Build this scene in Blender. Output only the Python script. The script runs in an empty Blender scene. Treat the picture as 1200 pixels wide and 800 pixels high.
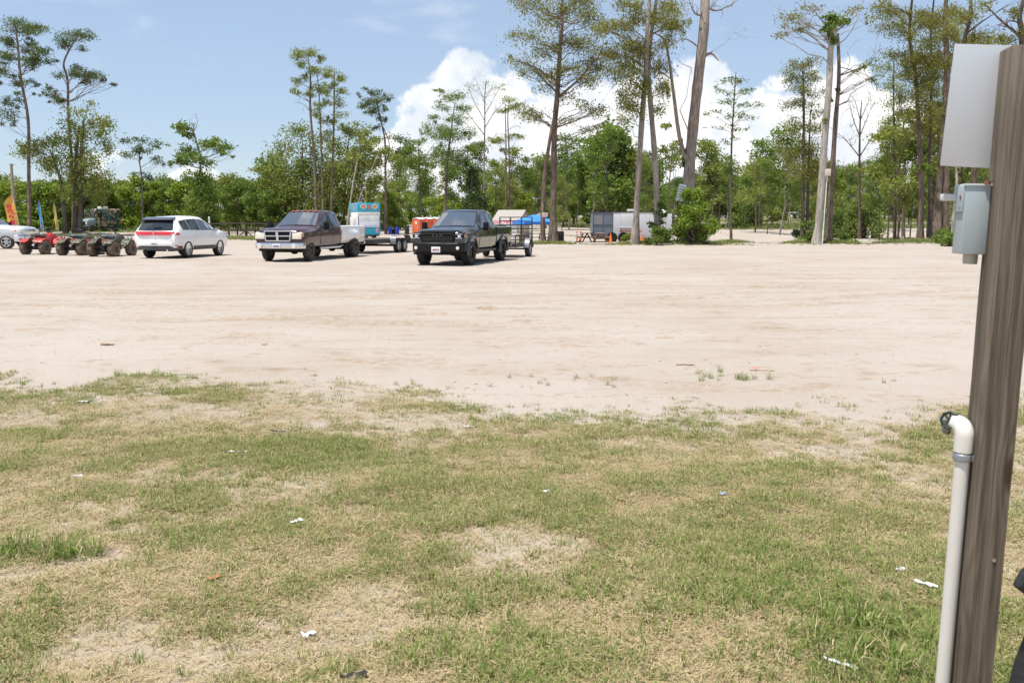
import bpy, bmesh, math, random
import numpy as np
from mathutils import Vector, Matrix

# ------------------------------------------------------------------ camera, sky, sun, exposure
SC = bpy.context.scene
COL = SC.collection
R = math.radians
CAM_H, PITCH, FPX = 1.6, R(7.54), 1080.0
cam_data = bpy.data.cameras.new('camera')
cam = bpy.data.objects.new('camera', cam_data); COL.objects.link(cam)
cam.location = (0, 0, CAM_H); cam.rotation_euler = (R(90) - PITCH, 0, 0)
cam_data.sensor_width = 36; cam_data.lens = 36 * FPX / 1200
cam_data.clip_start = .05; cam_data.clip_end = 3000
cam_data.dof.use_dof = True; cam_data.dof.focus_distance = 13; cam_data.dof.aperture_fstop = 10.0
SC.camera = cam
SUN_EL, SUN_AZ = R(74), R(238)            # azimuth measured clockwise from +Y (the view direction)
sund = bpy.data.lights.new('sun', 'SUN'); sund.energy = 3.6; sund.angle = R(1.2); sund.color = (1, .955, .88)
sun = bpy.data.objects.new('sun', sund); COL.objects.link(sun)
sdir = Vector((math.sin(SUN_AZ) * math.cos(SUN_EL), math.cos(SUN_AZ) * math.cos(SUN_EL), math.sin(SUN_EL)))
sun.rotation_euler = (-sdir).to_track_quat('-Z', 'Y').to_euler(); sun.location = (0, -20, 60)
SC.view_settings.view_transform = 'Standard'; SC.view_settings.look = 'None'
SC.view_settings.exposure = 0.92; SC.view_settings.gamma = 1; SC.view_settings.use_curve_mapping = False
SC.cycles.max_bounces = 6; SC.cycles.transparent_max_bounces = 8
SC.cycles.use_denoising = True

class NT:
    """tiny node-tree helper"""
    def __init__(s, tree): s.t = tree; s.n = tree.nodes; s.l = tree.links
    def new(s, typ, **kw):
        n = s.n.new(typ)
        for k, v in kw.items(): setattr(n, k, v)
        return n
    def set(s, sock, v):
        if hasattr(v, 'is_output') or isinstance(v, bpy.types.NodeSocket): s.l.new(v, sock)
        else: sock.default_value = v
    def math(s, op, a, b=0.0, c=None, clamp=False):
        n = s.new('ShaderNodeMath', operation=op); n.use_clamp = clamp
        s.set(n.inputs[0], a); s.set(n.inputs[1], b)
        if c is not None: s.set(n.inputs[2], c)
        return n.outputs[0]
    def vmath(s, op, a, b=(0, 0, 0)):
        n = s.new('ShaderNodeVectorMath', operation=op); s.set(n.inputs[0], a); s.set(n.inputs[1], b)
        return n.outputs[0]
    def noise(s, vec, scale, detail=4, rough=.55, lac=2.0):
        n = s.new('ShaderNodeTexNoise'); s.set(n.inputs['Vector'], vec); n.inputs['Scale'].default_value = scale
        n.inputs['Detail'].default_value = detail; n.inputs['Roughness'].default_value = rough; n.inputs['Lacunarity'].default_value = lac
        return n.outputs['Fac']
    def ss(s, x, a, b, lo=0.0, hi=1.0):
        n = s.new('ShaderNodeMapRange', interpolation_type='SMOOTHSTEP')
        s.set(n.inputs[0], x); s.set(n.inputs[1], a); s.set(n.inputs[2], b); s.set(n.inputs[3], lo); s.set(n.inputs[4], hi)
        return n.outputs[0]
    def mix(s, f, a, b, blend='MIX'):
        n = s.new('ShaderNodeMix', data_type='RGBA', blend_type=blend)
        s.set(n.inputs[0], f)
        for i, v in ((6, a), (7, b)):
            if isinstance(v, tuple) and len(v) == 3: v = v + (1,)
            s.set(n.inputs[i], v)
        return n.outputs[2]

world = bpy.data.worlds.new('World'); SC.world = world; world.use_nodes = True
w = NT(world.node_tree)
bg = w.n['Background']
SKY_STRENGTH = .112
sky = w.new('ShaderNodeTexSky', sky_type='NISHITA'); sky.sun_disc = False
sky.sun_elevation = SUN_EL; sky.sun_rotation = SUN_AZ; sky.altitude = 0
sky.air_density = 1.0; sky.dust_density = .2; sky.ozone_density = 3.0
dirn = w.new('ShaderNodeTexCoord').outputs['Generated']
sep = w.new('ShaderNodeSeparateXYZ'); w.l.new(dirn, sep.inputs[0])
az = w.math('ARCTAN2', sep.outputs[0], sep.outputs[1])
el = w.math('ARCSINE', sep.outputs[2])
# cumulus bank: its top follows a curve over azimuth in the part of the sky the photo shows, drifting noise elsewhere
ramp = w.new('ShaderNodeValToRGB'); ramp.color_ramp.interpolation = 'B_SPLINE'
tops = [(-.60, .02), (-.50, .06), (-.42, .055), (-.30, .02), (-.19, .02), (-.15, .075), (-.115, .12), (-.085, .135), (-.055, .225), (-.025, .17), (0, .14),
        (.03, .125), (.07, .15), (.12, .13), (.17, .155), (.21, .15), (.245, .11), (.27, .145), (.36, .145), (.41, .10), (.48, .13), (.60, .10)]
cr = ramp.color_ramp.elements
while len(cr) < len(tops): cr.new(.5)
for e_, (u_, t_) in zip(sorted(cr, key=lambda q: q.position), tops): pass
for i_, (u_, t_) in enumerate(tops):
    cr[i_].position = (u_ + .65) / 1.3
for i_, (u_, t_) in enumerate(tops):
    cr[i_].color = (t_ * 4, t_ * 4, t_ * 4, 1)
w.set(ramp.inputs[0], w.math('MULTIPLY_ADD', az, 1 / 1.3, .5))
topv = w.math('MULTIPLY', ramp.outputs[0], .25)
drift = w.math('MULTIPLY_ADD', w.noise(dirn, 2.2, 2), .26, -.04)
inview = w.ss(w.math('ABSOLUTE', az), .55, .75)
topv = w.math('ADD', w.math('MULTIPLY', topv, w.math('SUBTRACT', 1.0, inview)), w.math('MULTIPLY', drift, inview))
n1 = w.noise(dirn, 13, 7, .58); n2 = w.noise(w.vmath('ADD', dirn, (3, 1, 7)), 34, 5, .6)
edge = w.math('MULTIPLY_ADD', w.math('SUBTRACT', n1, .5), .19, w.math('MULTIPLY', w.math('SUBTRACT', n2, .5), .05))
field = w.math('ADD', w.math('SUBTRACT', topv, el), edge)
cum = w.math('MULTIPLY', w.ss(field, -.003, .016), w.ss(w.noise(w.vmath('ADD', dirn, (8, 2, 5)), 9, 6, .6), .34, .52, .68, 1.0))
# thin high wisps
wv = w.vmath('MULTIPLY', dirn, (5, 5, 16))
wisp = w.math('MULTIPLY', w.ss(w.noise(wv, 1.3, 6, .6), .56, .78), .28)
fair = w.math('MULTIPLY', w.ss(w.noise(w.vmath('ADD', dirn, (1, 6, 3)), 3.4, 7, .6), .53, .62), w.ss(el, .32, .55))     # fair weather cumulus higher up, as the windscreens mirror
cov = w.math('MAXIMUM', w.math('MAXIMUM', cum, wisp), fair)
cov = w.math('MULTIPLY', cov, w.ss(el, -.02, .06, .45, 1.0))
shade = w.noise(w.vmath('ADD', dirn, (.012, -.01, -.03)), 16, 6, .55)
bill = w.ss(w.math('SUBTRACT', n1, shade), -.16, .14)
ccol = w.mix(bill, (4.1, 4.35, 4.7), (5.6, 5.55, 5.45))
hazy = w.mix(.7, sky.outputs[0], (1.95, 2.40, 3.15))     # thin even veil of high haze over the whole sky
skyc = w.mix(cov, hazy, ccol)
w.l.new(skyc, bg.inputs['Color']); bg.inputs['Strength'].default_value = SKY_STRENGTH

# ------------------------------------------------------------------ places
CP, SP = math.cos(PITCH), math.sin(PITCH)
def row_z(py, Y):
    return CAM_H - Y * math.tan(PITCH + math.atan((py - 400) / FPX))
def col_x(px, Y, z=0.0):
    return (px - 600) / FPX * (Y * CP + (CAM_H - z) * SP)
def at(px, py, Y):
    z = row_z(py, Y); return Vector((col_x(px, Y, z), Y, z))
def sstep(x, a, b):
    t = np.clip((np.asarray(x, float) - a) / (b - a), 0, 1); return t * t * (3 - 2 * t)
_rs = np.random.RandomState(5)
_perm = _rs.rand(256, 256)
def vnoise(x, y):
    x = np.asarray(x, float); y = np.asarray(y, float)
    xi = np.floor(x).astype(int); yi = np.floor(y).astype(int); fx = x - xi; fy = y - yi
    fx = fx * fx * (3 - 2 * fx); fy = fy * fy * (3 - 2 * fy)
    g = lambda a, b: _perm[a & 255, b & 255]
    return (g(xi, yi) * (1 - fx) + g(xi + 1, yi) * fx) * (1 - fy) + (g(xi, yi + 1) * (1 - fx) + g(xi + 1, yi + 1) * fx) * fy
def fbm(x, y, o=4):
    s = 0; a = .5
    for i in range(o):
        s = s + a * vnoise(np.asarray(x) * 2 ** i + 17 * i, np.asarray(y) * 2 ** i + 31 * i); a *= .5
    return s / (1 - .5 ** o)
MOUNDS = [(col_x(p, Y), Y, r, h) for p, Y, r, h in ((857, 72, 1.6, .12), (950, 66, 2.2, .22), (985, 65, 1.6, .12), (1085, 67, 3.6, .3), (640, 66, 2.2, .12), (805, 64, 3.2, .2), (750, 63, 2.0, .1), (1059, 80, 2, .12), (90, 96, 4, .2), (275, 87, 2.6, .1), (295, 85, 2.6, .1), (255, 89, 2.6, .1), (316, 83, 2.4, .1))]
def terr(x, y):
    x = np.asarray(x, float); y = np.asarray(y, float)
    z = -.27 * sstep(y, 44, 74) * (1 - sstep(y, 84, 125)) + .0115 * np.clip(y - 95, 0, 210)
    z = z + .10 * (fbm(x * .05 + 3, y * .05, 3) - .5) * sstep(y, 12, 40)
    for mx, my, mr, mh in MOUNDS: z = z + mh * np.exp(-((x - mx) ** 2 + (y - my) ** 2) / mr ** 2)
    return z
def gz(x, y): return float(terr(x, y))
def ground_at(px, Y):
    x = col_x(px, Y, 0); z = gz(x, Y); x = col_x(px, Y, z); return Vector((x, Y, gz(x, Y)))

# ------------------------------------------------------------------ objects
def link(o, parent=None):
    COL.objects.link(o)
    if parent is not None: o.parent = parent
    return o
def tag(o, label=None, cat=None, group=None, kind=None):
    if label: o['label'] = label
    if cat: o['category'] = cat
    if group: o['group'] = group
    if kind: o['kind'] = kind
    return o
def thing(name, label, cat, loc=(0, 0, 0), rz=0, group=None):
    o = bpy.data.objects.new(name, None); o.empty_display_size = .2; COL.objects.link(o)
    o.location = loc; o.rotation_euler = (0, 0, rz); return tag(o, label, cat, group)
def copy_tree(o, parent=None):
    c = o.copy(); COL.objects.link(c); c.parent = parent
    for ch in o.children: copy_tree(ch, c)
    return c

class MB:
    def __init__(s): s.v = []; s.f = []; s.m = []
    def add(s, vs, fs, mi=0):
        b = len(s.v); s.v += [tuple(map(float, p)) for p in vs]
        s.f += [tuple(b + i for i in f) for f in fs]; s.m += [mi] * len(fs); return s
    def box(s, c, d, mi=0, rot=None):
        c = Vector(c); h = Vector(d) / 2; M_ = rot if rot is not None else Matrix.Identity(3)
        vs = [c + M_ @ Vector((x * h.x, y * h.y, z * h.z)) for x in (-1, 1) for y in (-1, 1) for z in (-1, 1)]
        return s.add(vs, [(0, 1, 3, 2), (4, 6, 7, 5), (0, 4, 5, 1), (2, 3, 7, 6), (0, 2, 6, 4), (1, 5, 7, 3)], mi)
    def bar(s, a, b, w_, h_, mi=0):
        a = Vector(a); b = Vector(b); d = b - a
        q = d.to_track_quat('X', 'Z').to_matrix()
        return s.box((a + b) / 2, (d.length, w_, h_), mi, q)
    def tube(s, pts, rad, n=8, mi=0, cap=True):
        pts = [Vector(p) for p in pts]; k = len(pts)
        if not hasattr(rad, '__len__'): rad = [rad] * k
        up = None; vs = []
        for i, p in enumerate(pts):
            t = (pts[min(i + 1, k - 1)] - pts[max(i - 1, 0)])
            if t.length < 1e-9: t = Vector((0, 0, 1))
            t.normalize()
            if up is None: up = t.orthogonal().normalized()
            up = (up - t * up.dot(t))
            if up.length < 1e-6: up = t.orthogonal()
            up.normalize(); bi = t.cross(up)
            for j in range(n):
                a = 2 * math.pi * j / n; vs.append(p + (up * math.cos(a) + bi * math.sin(a)) * rad[i])
        fs = [(i * n + j, i * n + (j + 1) % n, (i + 1) * n + (j + 1) % n, (i + 1) * n + j) for i in range(k - 1) for j in range(n)]
        if cap: fs += [tuple(range(n - 1, -1, -1)), tuple((k - 1) * n + j for j in range(n))]
        return s.add(vs, fs, mi)
    def lathe(s, prof, n=24, axis='y', c=(0, 0, 0), mi=0, close=False):
        """prof: list of (r, t) revolved about axis through c"""
        c = Vector(c); vs = []
        for r_, t_ in prof:
            for j in range(n):
                a = 2 * math.pi * j / n; u, v_ = r_ * math.cos(a), r_ * math.sin(a)
                vs.append(c + (Vector((u, t_, v_)) if axis == 'y' else Vector((u, v_, t_)) if axis == 'z' else Vector((t_, u, v_))))
        k = len(prof); fs = []
        for i in range(k - 1 + (1 if close else 0)):
            for j in range(n):
                a, b = i, (i + 1) % k
                fs.append((a * n + j, a * n + (j + 1) % n, b * n + (j + 1) % n, b * n + j))
        if not close:
            if prof[0][0] > 1e-4: fs.append(tuple(range(n - 1, -1, -1)))
            if prof[-1][0] > 1e-4: fs.append(tuple((k - 1) * n + j for j in range(n)))
        return s.add(vs, fs, mi)
    def prism(s, poly, a, b, axis='y', mi=0):
        """poly in the two other axes (x,z for y; x,y for z; y,z for x), from a to b along axis"""
        def P(u, v_, t): return (u, t, v_) if axis == 'y' else (u, v_, t) if axis == 'z' else (t, u, v_)
        n = len(poly); vs = [P(u, v_, a) for u, v_ in poly] + [P(u, v_, b) for u, v_ in poly]
        fs = [tuple(range(n - 1, -1, -1)), tuple(range(n, 2 * n))] + [(i, (i + 1) % n, n + (i + 1) % n, n + i) for i in range(n)]
        return s.add(vs, fs, mi)
    def grid(s, P, mi=0, thick=0.0):
        """P rows x cols of points (a sheet); thick pushes a back side along -normal"""
        nr, nc = len(P), len(P[0]); vs = [Vector(p) for r_ in P for p in r_]
        fs = [(i * nc + j, i * nc + j + 1, (i + 1) * nc + j + 1, (i + 1) * nc + j) for i in range(nr - 1) for j in range(nc - 1)]
        if thick:
            N = [Vector((0, 0, 0)) for _ in vs]
            for f in fs:
                nn = (vs[f[1]] - vs[f[0]]).cross(vs[f[3]] - vs[f[0]])
                for i in f: N[i] += nn
            b = len(vs); back = [v_ - n_.normalized() * thick for v_, n_ in zip(vs, N)]
            f2 = [tuple(b + i for i in reversed(f)) for f in fs]
            rim = [i for i in range(nc)] + [i * nc + nc - 1 for i in range(1, nr)] + [(nr - 1) * nc + j for j in range(nc - 2, -1, -1)] + [i * nc for i in range(nr - 2, 0, -1)]
            f3 = [(rim[(i + 1) % len(rim)], rim[i], b + rim[i], b + rim[(i + 1) % len(rim)]) for i in range(len(rim))]
            vs = vs + back; fs = fs + f2 + f3
        return s.add(vs, fs, mi)
    def mesh(s, name, mats, bevel=0, seg=2, smooth=35, fix=True):
        me = bpy.data.meshes.new(name); me.from_pydata(s.v, [], s.f)
        for m_ in (mats if isinstance(mats, (list, tuple)) else [mats]): me.materials.append(m_)
        if any(s.m): me.polygons.foreach_set('material_index', s.m)
        if fix or bevel:
            bm = bmesh.new(); bm.from_mesh(me)
            if fix: bmesh.ops.recalc_face_normals(bm, faces=bm.faces)
            if bevel:
                es = [e for e in bm.edges if len(e.link_faces) == 2 and e.calc_face_angle(0) > R(30)]
                bmesh.ops.bevel(bm, geom=es, offset=bevel, segments=seg, affect='EDGES', profile=.6, clamp_overlap=True)
            bm.to_mesh(me); bm.free()
        if smooth:
            me.polygons.foreach_set('use_smooth', [True] * len(me.polygons)); me.set_sharp_from_angle(angle=R(smooth))
        me.update(); return me
    def build(s, name, mats, parent=None, bevel=0, seg=2, smooth=35, loc=None, fix=True):
        o = bpy.data.objects.new(name, s.mesh(name, mats, bevel, seg, smooth, fix))
        if loc is not None: o.location = loc
        return link(o, parent)

# ------------------------------------------------------------------ materials
_mats = {}
def mat(name, col, rough=.6, metal=0.0, var=.12, scale=6.0, bump=0.0, bscale=60.0, coat=0.0, dirt=0.0, dirtcol=(.36, .28, .2), spec=.5, trans=0.0):
    if name in _mats: return _mats[name]
    m_ = bpy.data.materials.new(name); m_.use_nodes = True; t = NT(m_.node_tree); b = t.n['Principled BSDF']
    tc = t.new('ShaderNodeTexCoord').outputs['Object']
    c = t.mix(t.noise(tc, scale, 5, .6), tuple(x * (1 - var) for x in col), tuple(min(1, x * (1 + var)) for x in col))
    if dirt:
        f = t.math('MULTIPLY', t.ss(t.noise(tc, scale * .6 + 1.3, 6, .65), .42, .72), dirt); c = t.mix(f, c, dirtcol)
        t.set(b.inputs['Roughness'], t.math('MULTIPLY_ADD', f, .5, rough, clamp=True))
    else: b.inputs['Roughness'].default_value = rough
    t.set(b.inputs['Base Color'], c); b.inputs['Metallic'].default_value = metal
    b.inputs['Coat Weight'].default_value = coat; b.inputs['Coat Roughness'].default_value = .06
    b.inputs['Specular IOR Level'].default_value = spec; b.inputs['Transmission Weight'].default_value = trans
    if bump:
        bn = t.new('ShaderNodeBump'); bn.inputs['Strength'].default_value = bump; bn.inputs['Distance'].default_value = .02
        t.l.new(t.noise(tc, bscale, 4, .6), bn.inputs['Height']); t.l.new(bn.outputs[0], b.inputs['Normal'])
    _mats[name] = m_; return m_

def leafmat(name, col, var=.35, trans=.45, rough=.55):
    m_ = bpy.data.materials.new(name); m_.use_nodes = True; t = NT(m_.node_tree); b = t.n['Principled BSDF']; out = t.n['Material Output']
    a = t.new('ShaderNodeAttribute'); a.attribute_name = 'v'
    oi = t.new('ShaderNodeObjectInfo')
    k = t.math('ADD', t.math('MULTIPLY', a.outputs['Fac'], .75), t.math('MULTIPLY', oi.outputs['Random'], .25))
    lo = tuple(x * (1 - var) for x in col); hi = (col[0] * (1 + var * 1.25), col[1] * (1 + var), col[2] * (1 + var * .6))
    c = t.mix(k, lo, hi); t.set(b.inputs['Base Color'], c); b.inputs['Roughness'].default_value = rough
    b.inputs['Specular IOR Level'].default_value = .3
    tr = t.new('ShaderNodeBsdfTranslucent'); t.l.new(t.mix(.35, c, (col[0] * 1.3, col[1] * 1.5, col[2] * .5)), tr.inputs['Color'])
    mx = t.new('ShaderNodeMixShader'); mx.inputs[0].default_value = trans
    t.l.new(b.outputs[0], mx.inputs[1]); t.l.new(tr.outputs[0], mx.inputs[2]); t.l.new(mx.outputs[0], out.inputs['Surface'])
    return m_

def barkmat(name, col, col2):
    m_ = bpy.data.materials.new(name); m_.use_nodes = True; t = NT(m_.node_tree); b = t.n['Principled BSDF']
    p = t.new('ShaderNodeNewGeometry').outputs['Position']
    s1 = t.noise(t.vmath('MULTIPLY', p, (9, 9, 1.6)), 1.0, 6, .65); s2 = t.noise(p, .6, 3)
    c = t.mix(t.ss(s1, .35, .68), col2, col); c = t.mix(t.math('MULTIPLY', t.ss(s2, .5, .7), .35), c, tuple(min(1, x * 1.5) for x in col))
    t.set(b.inputs['Base Color'], c); b.inputs['Roughness'].default_value = .9; b.inputs['Specular IOR Level'].default_value = .15
    bn = t.new('ShaderNodeBump'); bn.inputs['Strength'].default_value = .6; bn.inputs['Distance'].default_value = .05
    t.l.new(s1, bn.inputs['Height']); t.l.new(bn.outputs[0], b.inputs['Normal']); return m_
# ------------------------------------------------------------------ ground
def edge_y(x):          # where the lawn gives way to sand
    x = np.asarray(x, float)
    return 8.75 - .16 * sstep(x, -2.4, -1.2) * 4 - .15 * sstep(x, 0, 3) + 1.1 * (fbm(x * .9 + 7, x * 0 + 2, 4) - .5) + .8 * (fbm(x * .25, x * 0 + 9, 2) - .5)
def lawn(x, y, sh=0.0):         # 1 on the lawn, fading across the ragged edge
    e = edge_y(x) + 2.6 * (fbm(np.asarray(x) * 1.3, np.asarray(y) * 1.6 + 40, 5) - .5)
    return 1 - sstep(y, e - 2.3 + sh, e + .85 + sh)
def bare(x, y):         # worn sandy patches in the lawn
    n = fbm(np.asarray(x) * .75 + 11, np.asarray(y) * .95 + 3, 5)
    return .92 * sstep(n + .55 * (fbm(np.asarray(x) * 2.6, np.asarray(y) * 2.6, 4) - .5), .485, .68)
def meadow(x, y):       # rough green ground far off under the woods
    n = fbm(np.asarray(x) * .035 + 5, np.asarray(y) * .05, 4)
    m = sstep(y + 40 * (n - .5), 118, 140) * sstep(n, .40, .52) + sstep(y, 165, 200) * .6
    m = np.maximum(m, sstep(y + 10 * (n - .5), 104, 112) * (1 - sstep(np.asarray(x), -45, -24)))
    for mx, my, mr, mh in MOUNDS: m = np.maximum(m, 1.3 * np.exp(-((x - mx) ** 2 + (y - my) ** 2) / (mr * .55) ** 2) * (mh > .09))
    return np.clip(m, 0, 1)

def axis_x():
    a = [0.0]; s = .055
    while a[-1] < 9: a.append(a[-1] + s)
    while a[-1] < 900: s *= 1.045; a.append(a[-1] + s)
    a = np.array(a); return np.concatenate([-a[:0:-1], a])
def axis_y():
    a = [1.5]; s = .05
    while a[-1] < 13: a.append(a[-1] + s)
    while a[-1] < 1500: s *= 1.012; a.append(a[-1] + s)
    b = [1.5]; s = .3
    while b[-1] > -300: s *= 1.3; b.append(b[-1] - s)
    return np.concatenate([np.array(b[:0:-1]), np.array(a)])
gx, gy = axis_x(), axis_y()
GX, GY = np.meshgrid(gx, gy)
GZ = terr(GX, GY)
nearf = 1 - sstep(GY, 30, 60)
LW = lawn(GX, GY)
# ruts and scuffs that run along the drive, footprints and clods nearer
rut = fbm(GX * .22 + .25 * GY, GY * 1.15 + 20, 3)
track = np.zeros_like(GX)
for yc, sl, wd, dp in ((11.2, .02, .16, .022), (11.9, .02, .14, .02), (14.4, -.03, .2, .03), (15.3, -.03, .2, .03), (17.0, .05, .2, .02), (20.3, .015, .25, .03), (21.4, .015, .25, .03), (26, -.02, .3, .04), (27.3, -.02, .3, .04)):
    yy = yc + sl * GX + 2.2 * (fbm(GX * .10 + yc, GX * 0 + yc, 3) - .5)
    track += dp * (np.exp(-((GY - yy) / wd) ** 2) - .55 * np.exp(-((GY - yy - 1.5 * wd) / (wd * .8)) ** 2)) * np.clip(fbm(GX * .35 + yc * 3, GY * .5 + yc, 3) * 3.2 - 1.35, 0, 1.2)
GZ = GZ + nearf * (1 - LW) * (.035 * (rut - .5) + .030 * (fbm(GX * 2.2, GY * 2.6, 4) - .5) - track) + LW * (.05 * (fbm(GX * 1.3, GY * 1.3 + 8, 4) - .5)) * (GY > 1)
# tyre tracks: pairs of curved lines with a tread pattern and pushed up edges
rt = np.random.RandomState(21); tint = np.zeros_like(GX)
sel = np.where((gy > 7.5) & (gy < 48))[0]; j0, j1 = sel[0], sel[-1] + 1; SX, SY = GX[j0:j1], GY[j0:j1]; acc = np.zeros_like(SX); tn = np.zeros_like(SX)
for k_ in range(26):
    yc = 8.8 + 34 * rt.rand() ** 1.5; a1, b1, c1 = rt.uniform(.3, 2.2), rt.uniform(.05, .22), rt.rand() * 6.28; sl = rt.uniform(-.35, .35); x0_, x1_ = sorted(rt.uniform(-26, 26, 2))
    ends = sstep(SX, x0_ - 3, x0_) * (1 - sstep(SX, x1_, x1_ + 3)); st_ = rt.uniform(.35, 1.0)
    for off in (0, 1.75):
        d_ = (SY - (yc + off + sl * SX + a1 * np.sin(b1 * SX + c1))) / np.sqrt(1 + sl * sl); wd = .13
        g_ = np.exp(-(d_ / wd) ** 4); eg = np.exp(-((np.abs(d_) - wd * 1.35) / (wd * .45)) ** 2); brk = np.clip(fbm(SX * .5 + k_ * 7, SY * .5, 3) * 2.6 - .8, 0, 1)
        acc += st_ * ends * brk * (-.016 * g_ + .012 * eg + .006 * g_ * np.sin(SX * 38 + d_ * 20)); tn = np.maximum(tn, st_ * ends * brk * (.35 * g_ + .55 * eg * fbm(SX * 3, SY * 3, 2)))
# scuffs and footprints
for k_ in range(420):
    fx_, fy_ = rt.uniform(-16, 16), 8.6 + 20 * rt.rand() ** 1.4; r_ = rt.uniform(.06, .2); i0, i1 = np.searchsorted(gx, (fx_ - 3 * r_, fx_ + 3 * r_)); q0, q1 = np.searchsorted(gy[j0:j1], (fy_ - 3 * r_, fy_ + 3 * r_))
    if q1 - q0 < 2: continue
    dd = ((SX[q0:q1, i0:i1] - fx_) / (r_ * rt.uniform(.8, 1.8))) ** 2 + ((SY[q0:q1, i0:i1] - fy_) / r_) ** 2; sg = rt.choice([-1, 1, 1]); acc[q0:q1, i0:i1] += sg * rt.uniform(.006, .022) * np.exp(-dd); tn[q0:q1, i0:i1] = np.maximum(tn[q0:q1, i0:i1], rt.uniform(.1, .55) * np.exp(-dd) * (sg > 0))
GZ[j0:j1] += 1.7 * acc * (1 - LW[j0:j1]); tint[j0:j1] = tn * (1 - LW[j0:j1])
# the clod of earth on the sand
cl = at(569, 366, 17.0); cx, cy = col_x(569, 16.6), 16.6
clod = np.exp(-(((GX - cx) / .19) ** 2 + ((GY - cy) / .2) ** 2)); GZ = GZ + .06 * clod * (.6 + .8 * fbm(GX * 9, GY * 9, 3))
nx, ny = len(gx), len(gy)
me = bpy.data.meshes.new('ground')
me.vertices.add(nx * ny); me.vertices.foreach_set('co', np.stack([GX, GY, GZ], -1).reshape(-1))
ii = (np.arange(ny - 1)[:, None] * nx + np.arange(nx - 1)[None, :]).reshape(-1)
quads = np.stack([ii, ii + 1, ii + nx + 1, ii + nx], -1).reshape(-1)
nf = len(ii); me.loops.add(nf * 4); me.loops.foreach_set('vertex_index', quads.astype(np.int32))
me.polygons.add(nf); me.polygons.foreach_set('loop_start', (np.arange(nf) * 4).astype(np.int32)); me.polygons.foreach_set('loop_total', np.full(nf, 4, np.int32))
me.polygons.foreach_set('use_smooth', np.ones(nf, bool)); me.update(calc_edges=True)
for nm, arr in (('lawn', lawn(GX, GY, -.55) * (1 - .6 * bare(GX, GY))), ('meadow', meadow(GX, GY)), ('damp', np.clip(clod * 1.3 + tint * 1.5 + np.clip(track * 15, 0, .5) * nearf, 0, 1))):
    at_ = me.attributes.new(nm, 'FLOAT', 'POINT'); at_.data.foreach_set('value', np.asarray(arr, np.float32).reshape(-1))
gm = bpy.data.materials.new('sand_and_thatch'); gm.use_nodes = True; t = NT(gm.node_tree); b = t.n['Principled BSDF']
P = t.new('ShaderNodeNewGeometry').outputs['Position']
def attr(nm):
    a = t.new('ShaderNodeAttribute'); a.attribute_name = nm; return a.outputs['Fac']
c = t.mix(t.ss(t.noise(P, .22, 7, .62), .35, .65), (0.340, 0.290, 0.246), (0.380, 0.336, 0.297))
brk = t.ss(t.noise(P, 6.5, 6, .78), .44, .58)
patchy = t.math('MULTIPLY', t.ss(t.noise(t.vmath('MULTIPLY', P, (.8, 1.3, 1)), .5, 8, .74), .53, .60), brk)
c = t.mix(t.math('MULTIPLY', patchy, .62), c, (0.292, 0.217, 0.150))
ridge = t.math('ABSOLUTE', t.math('SUBTRACT', t.noise(t.vmath('MULTIPLY', P, (.35, .9, 1)), .8, 4, .6), .5))
c = t.mix(t.math('MULTIPLY', t.math('MULTIPLY', t.ss(ridge, .014, .003), brk), .6), c, (0.276, 0.201, 0.134))
c = t.mix(t.math('MULTIPLY', t.ss(t.noise(P, 24, 3, .65), .635, .70), .65), c, (0.213, 0.154, 0.107))
c = t.mix(t.math('MULTIPLY', t.ss(t.noise(P, 80, 3, .7), .5, .75), .4), c, (0.261, 0.205, 0.158))
c = t.mix(t.math('MULTIPLY', attr('damp'), t.ss(t.noise(P, 5, 6, .78), .38, .58, .1, 1.0)), c, (0.237, 0.170, 0.111))
th = t.mix(t.noise(P, 34, 5, .7), (0.237, 0.170, 0.103), (0.442, 0.348, 0.225))
th = t.mix(t.math('MULTIPLY', t.ss(t.noise(P, 2.4, 5, .6), .45, .62), .6), th, (0.237, 0.198, 0.095))
lw = t.math('MULTIPLY', attr('lawn'), t.ss(t.noise(P, 22, 5, .7), .3, .5, .45, 1.0))
c = t.mix(lw, c, th)
mg = t.mix(t.noise(P, 1.2, 6, .7), (0.055, 0.071, 0.020), (0.134, 0.138, 0.055))
c = t.mix(t.math('MULTIPLY', attr('meadow'), t.ss(t.noise(P, .7, 5, .7), .3, .5, .4, 1.0)), c, mg)
t.set(b.inputs['Base Color'], c); b.inputs['Roughness'].default_value = .95; b.inputs['Specular IOR Level'].default_value = .1
bn = t.new('ShaderNodeBump'); bn.inputs['Strength'].default_value = .8; bn.inputs['Distance'].default_value = .025
hgt = t.math('ADD', t.math('MULTIPLY', t.noise(P, 6, 5, .65), 1.6), t.math('MULTIPLY', t.noise(P, 45, 4, .7), .5))
t.l.new(hgt, bn.inputs['Height']); t.l.new(bn.outputs[0], b.inputs['Normal'])
me.materials.append(gm)
ground = link(bpy.data.objects.new('ground', me)); tag(ground, 'pale sandy open lot with vehicle tracks and a worn lawn', 'ground', kind='structure')

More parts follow.
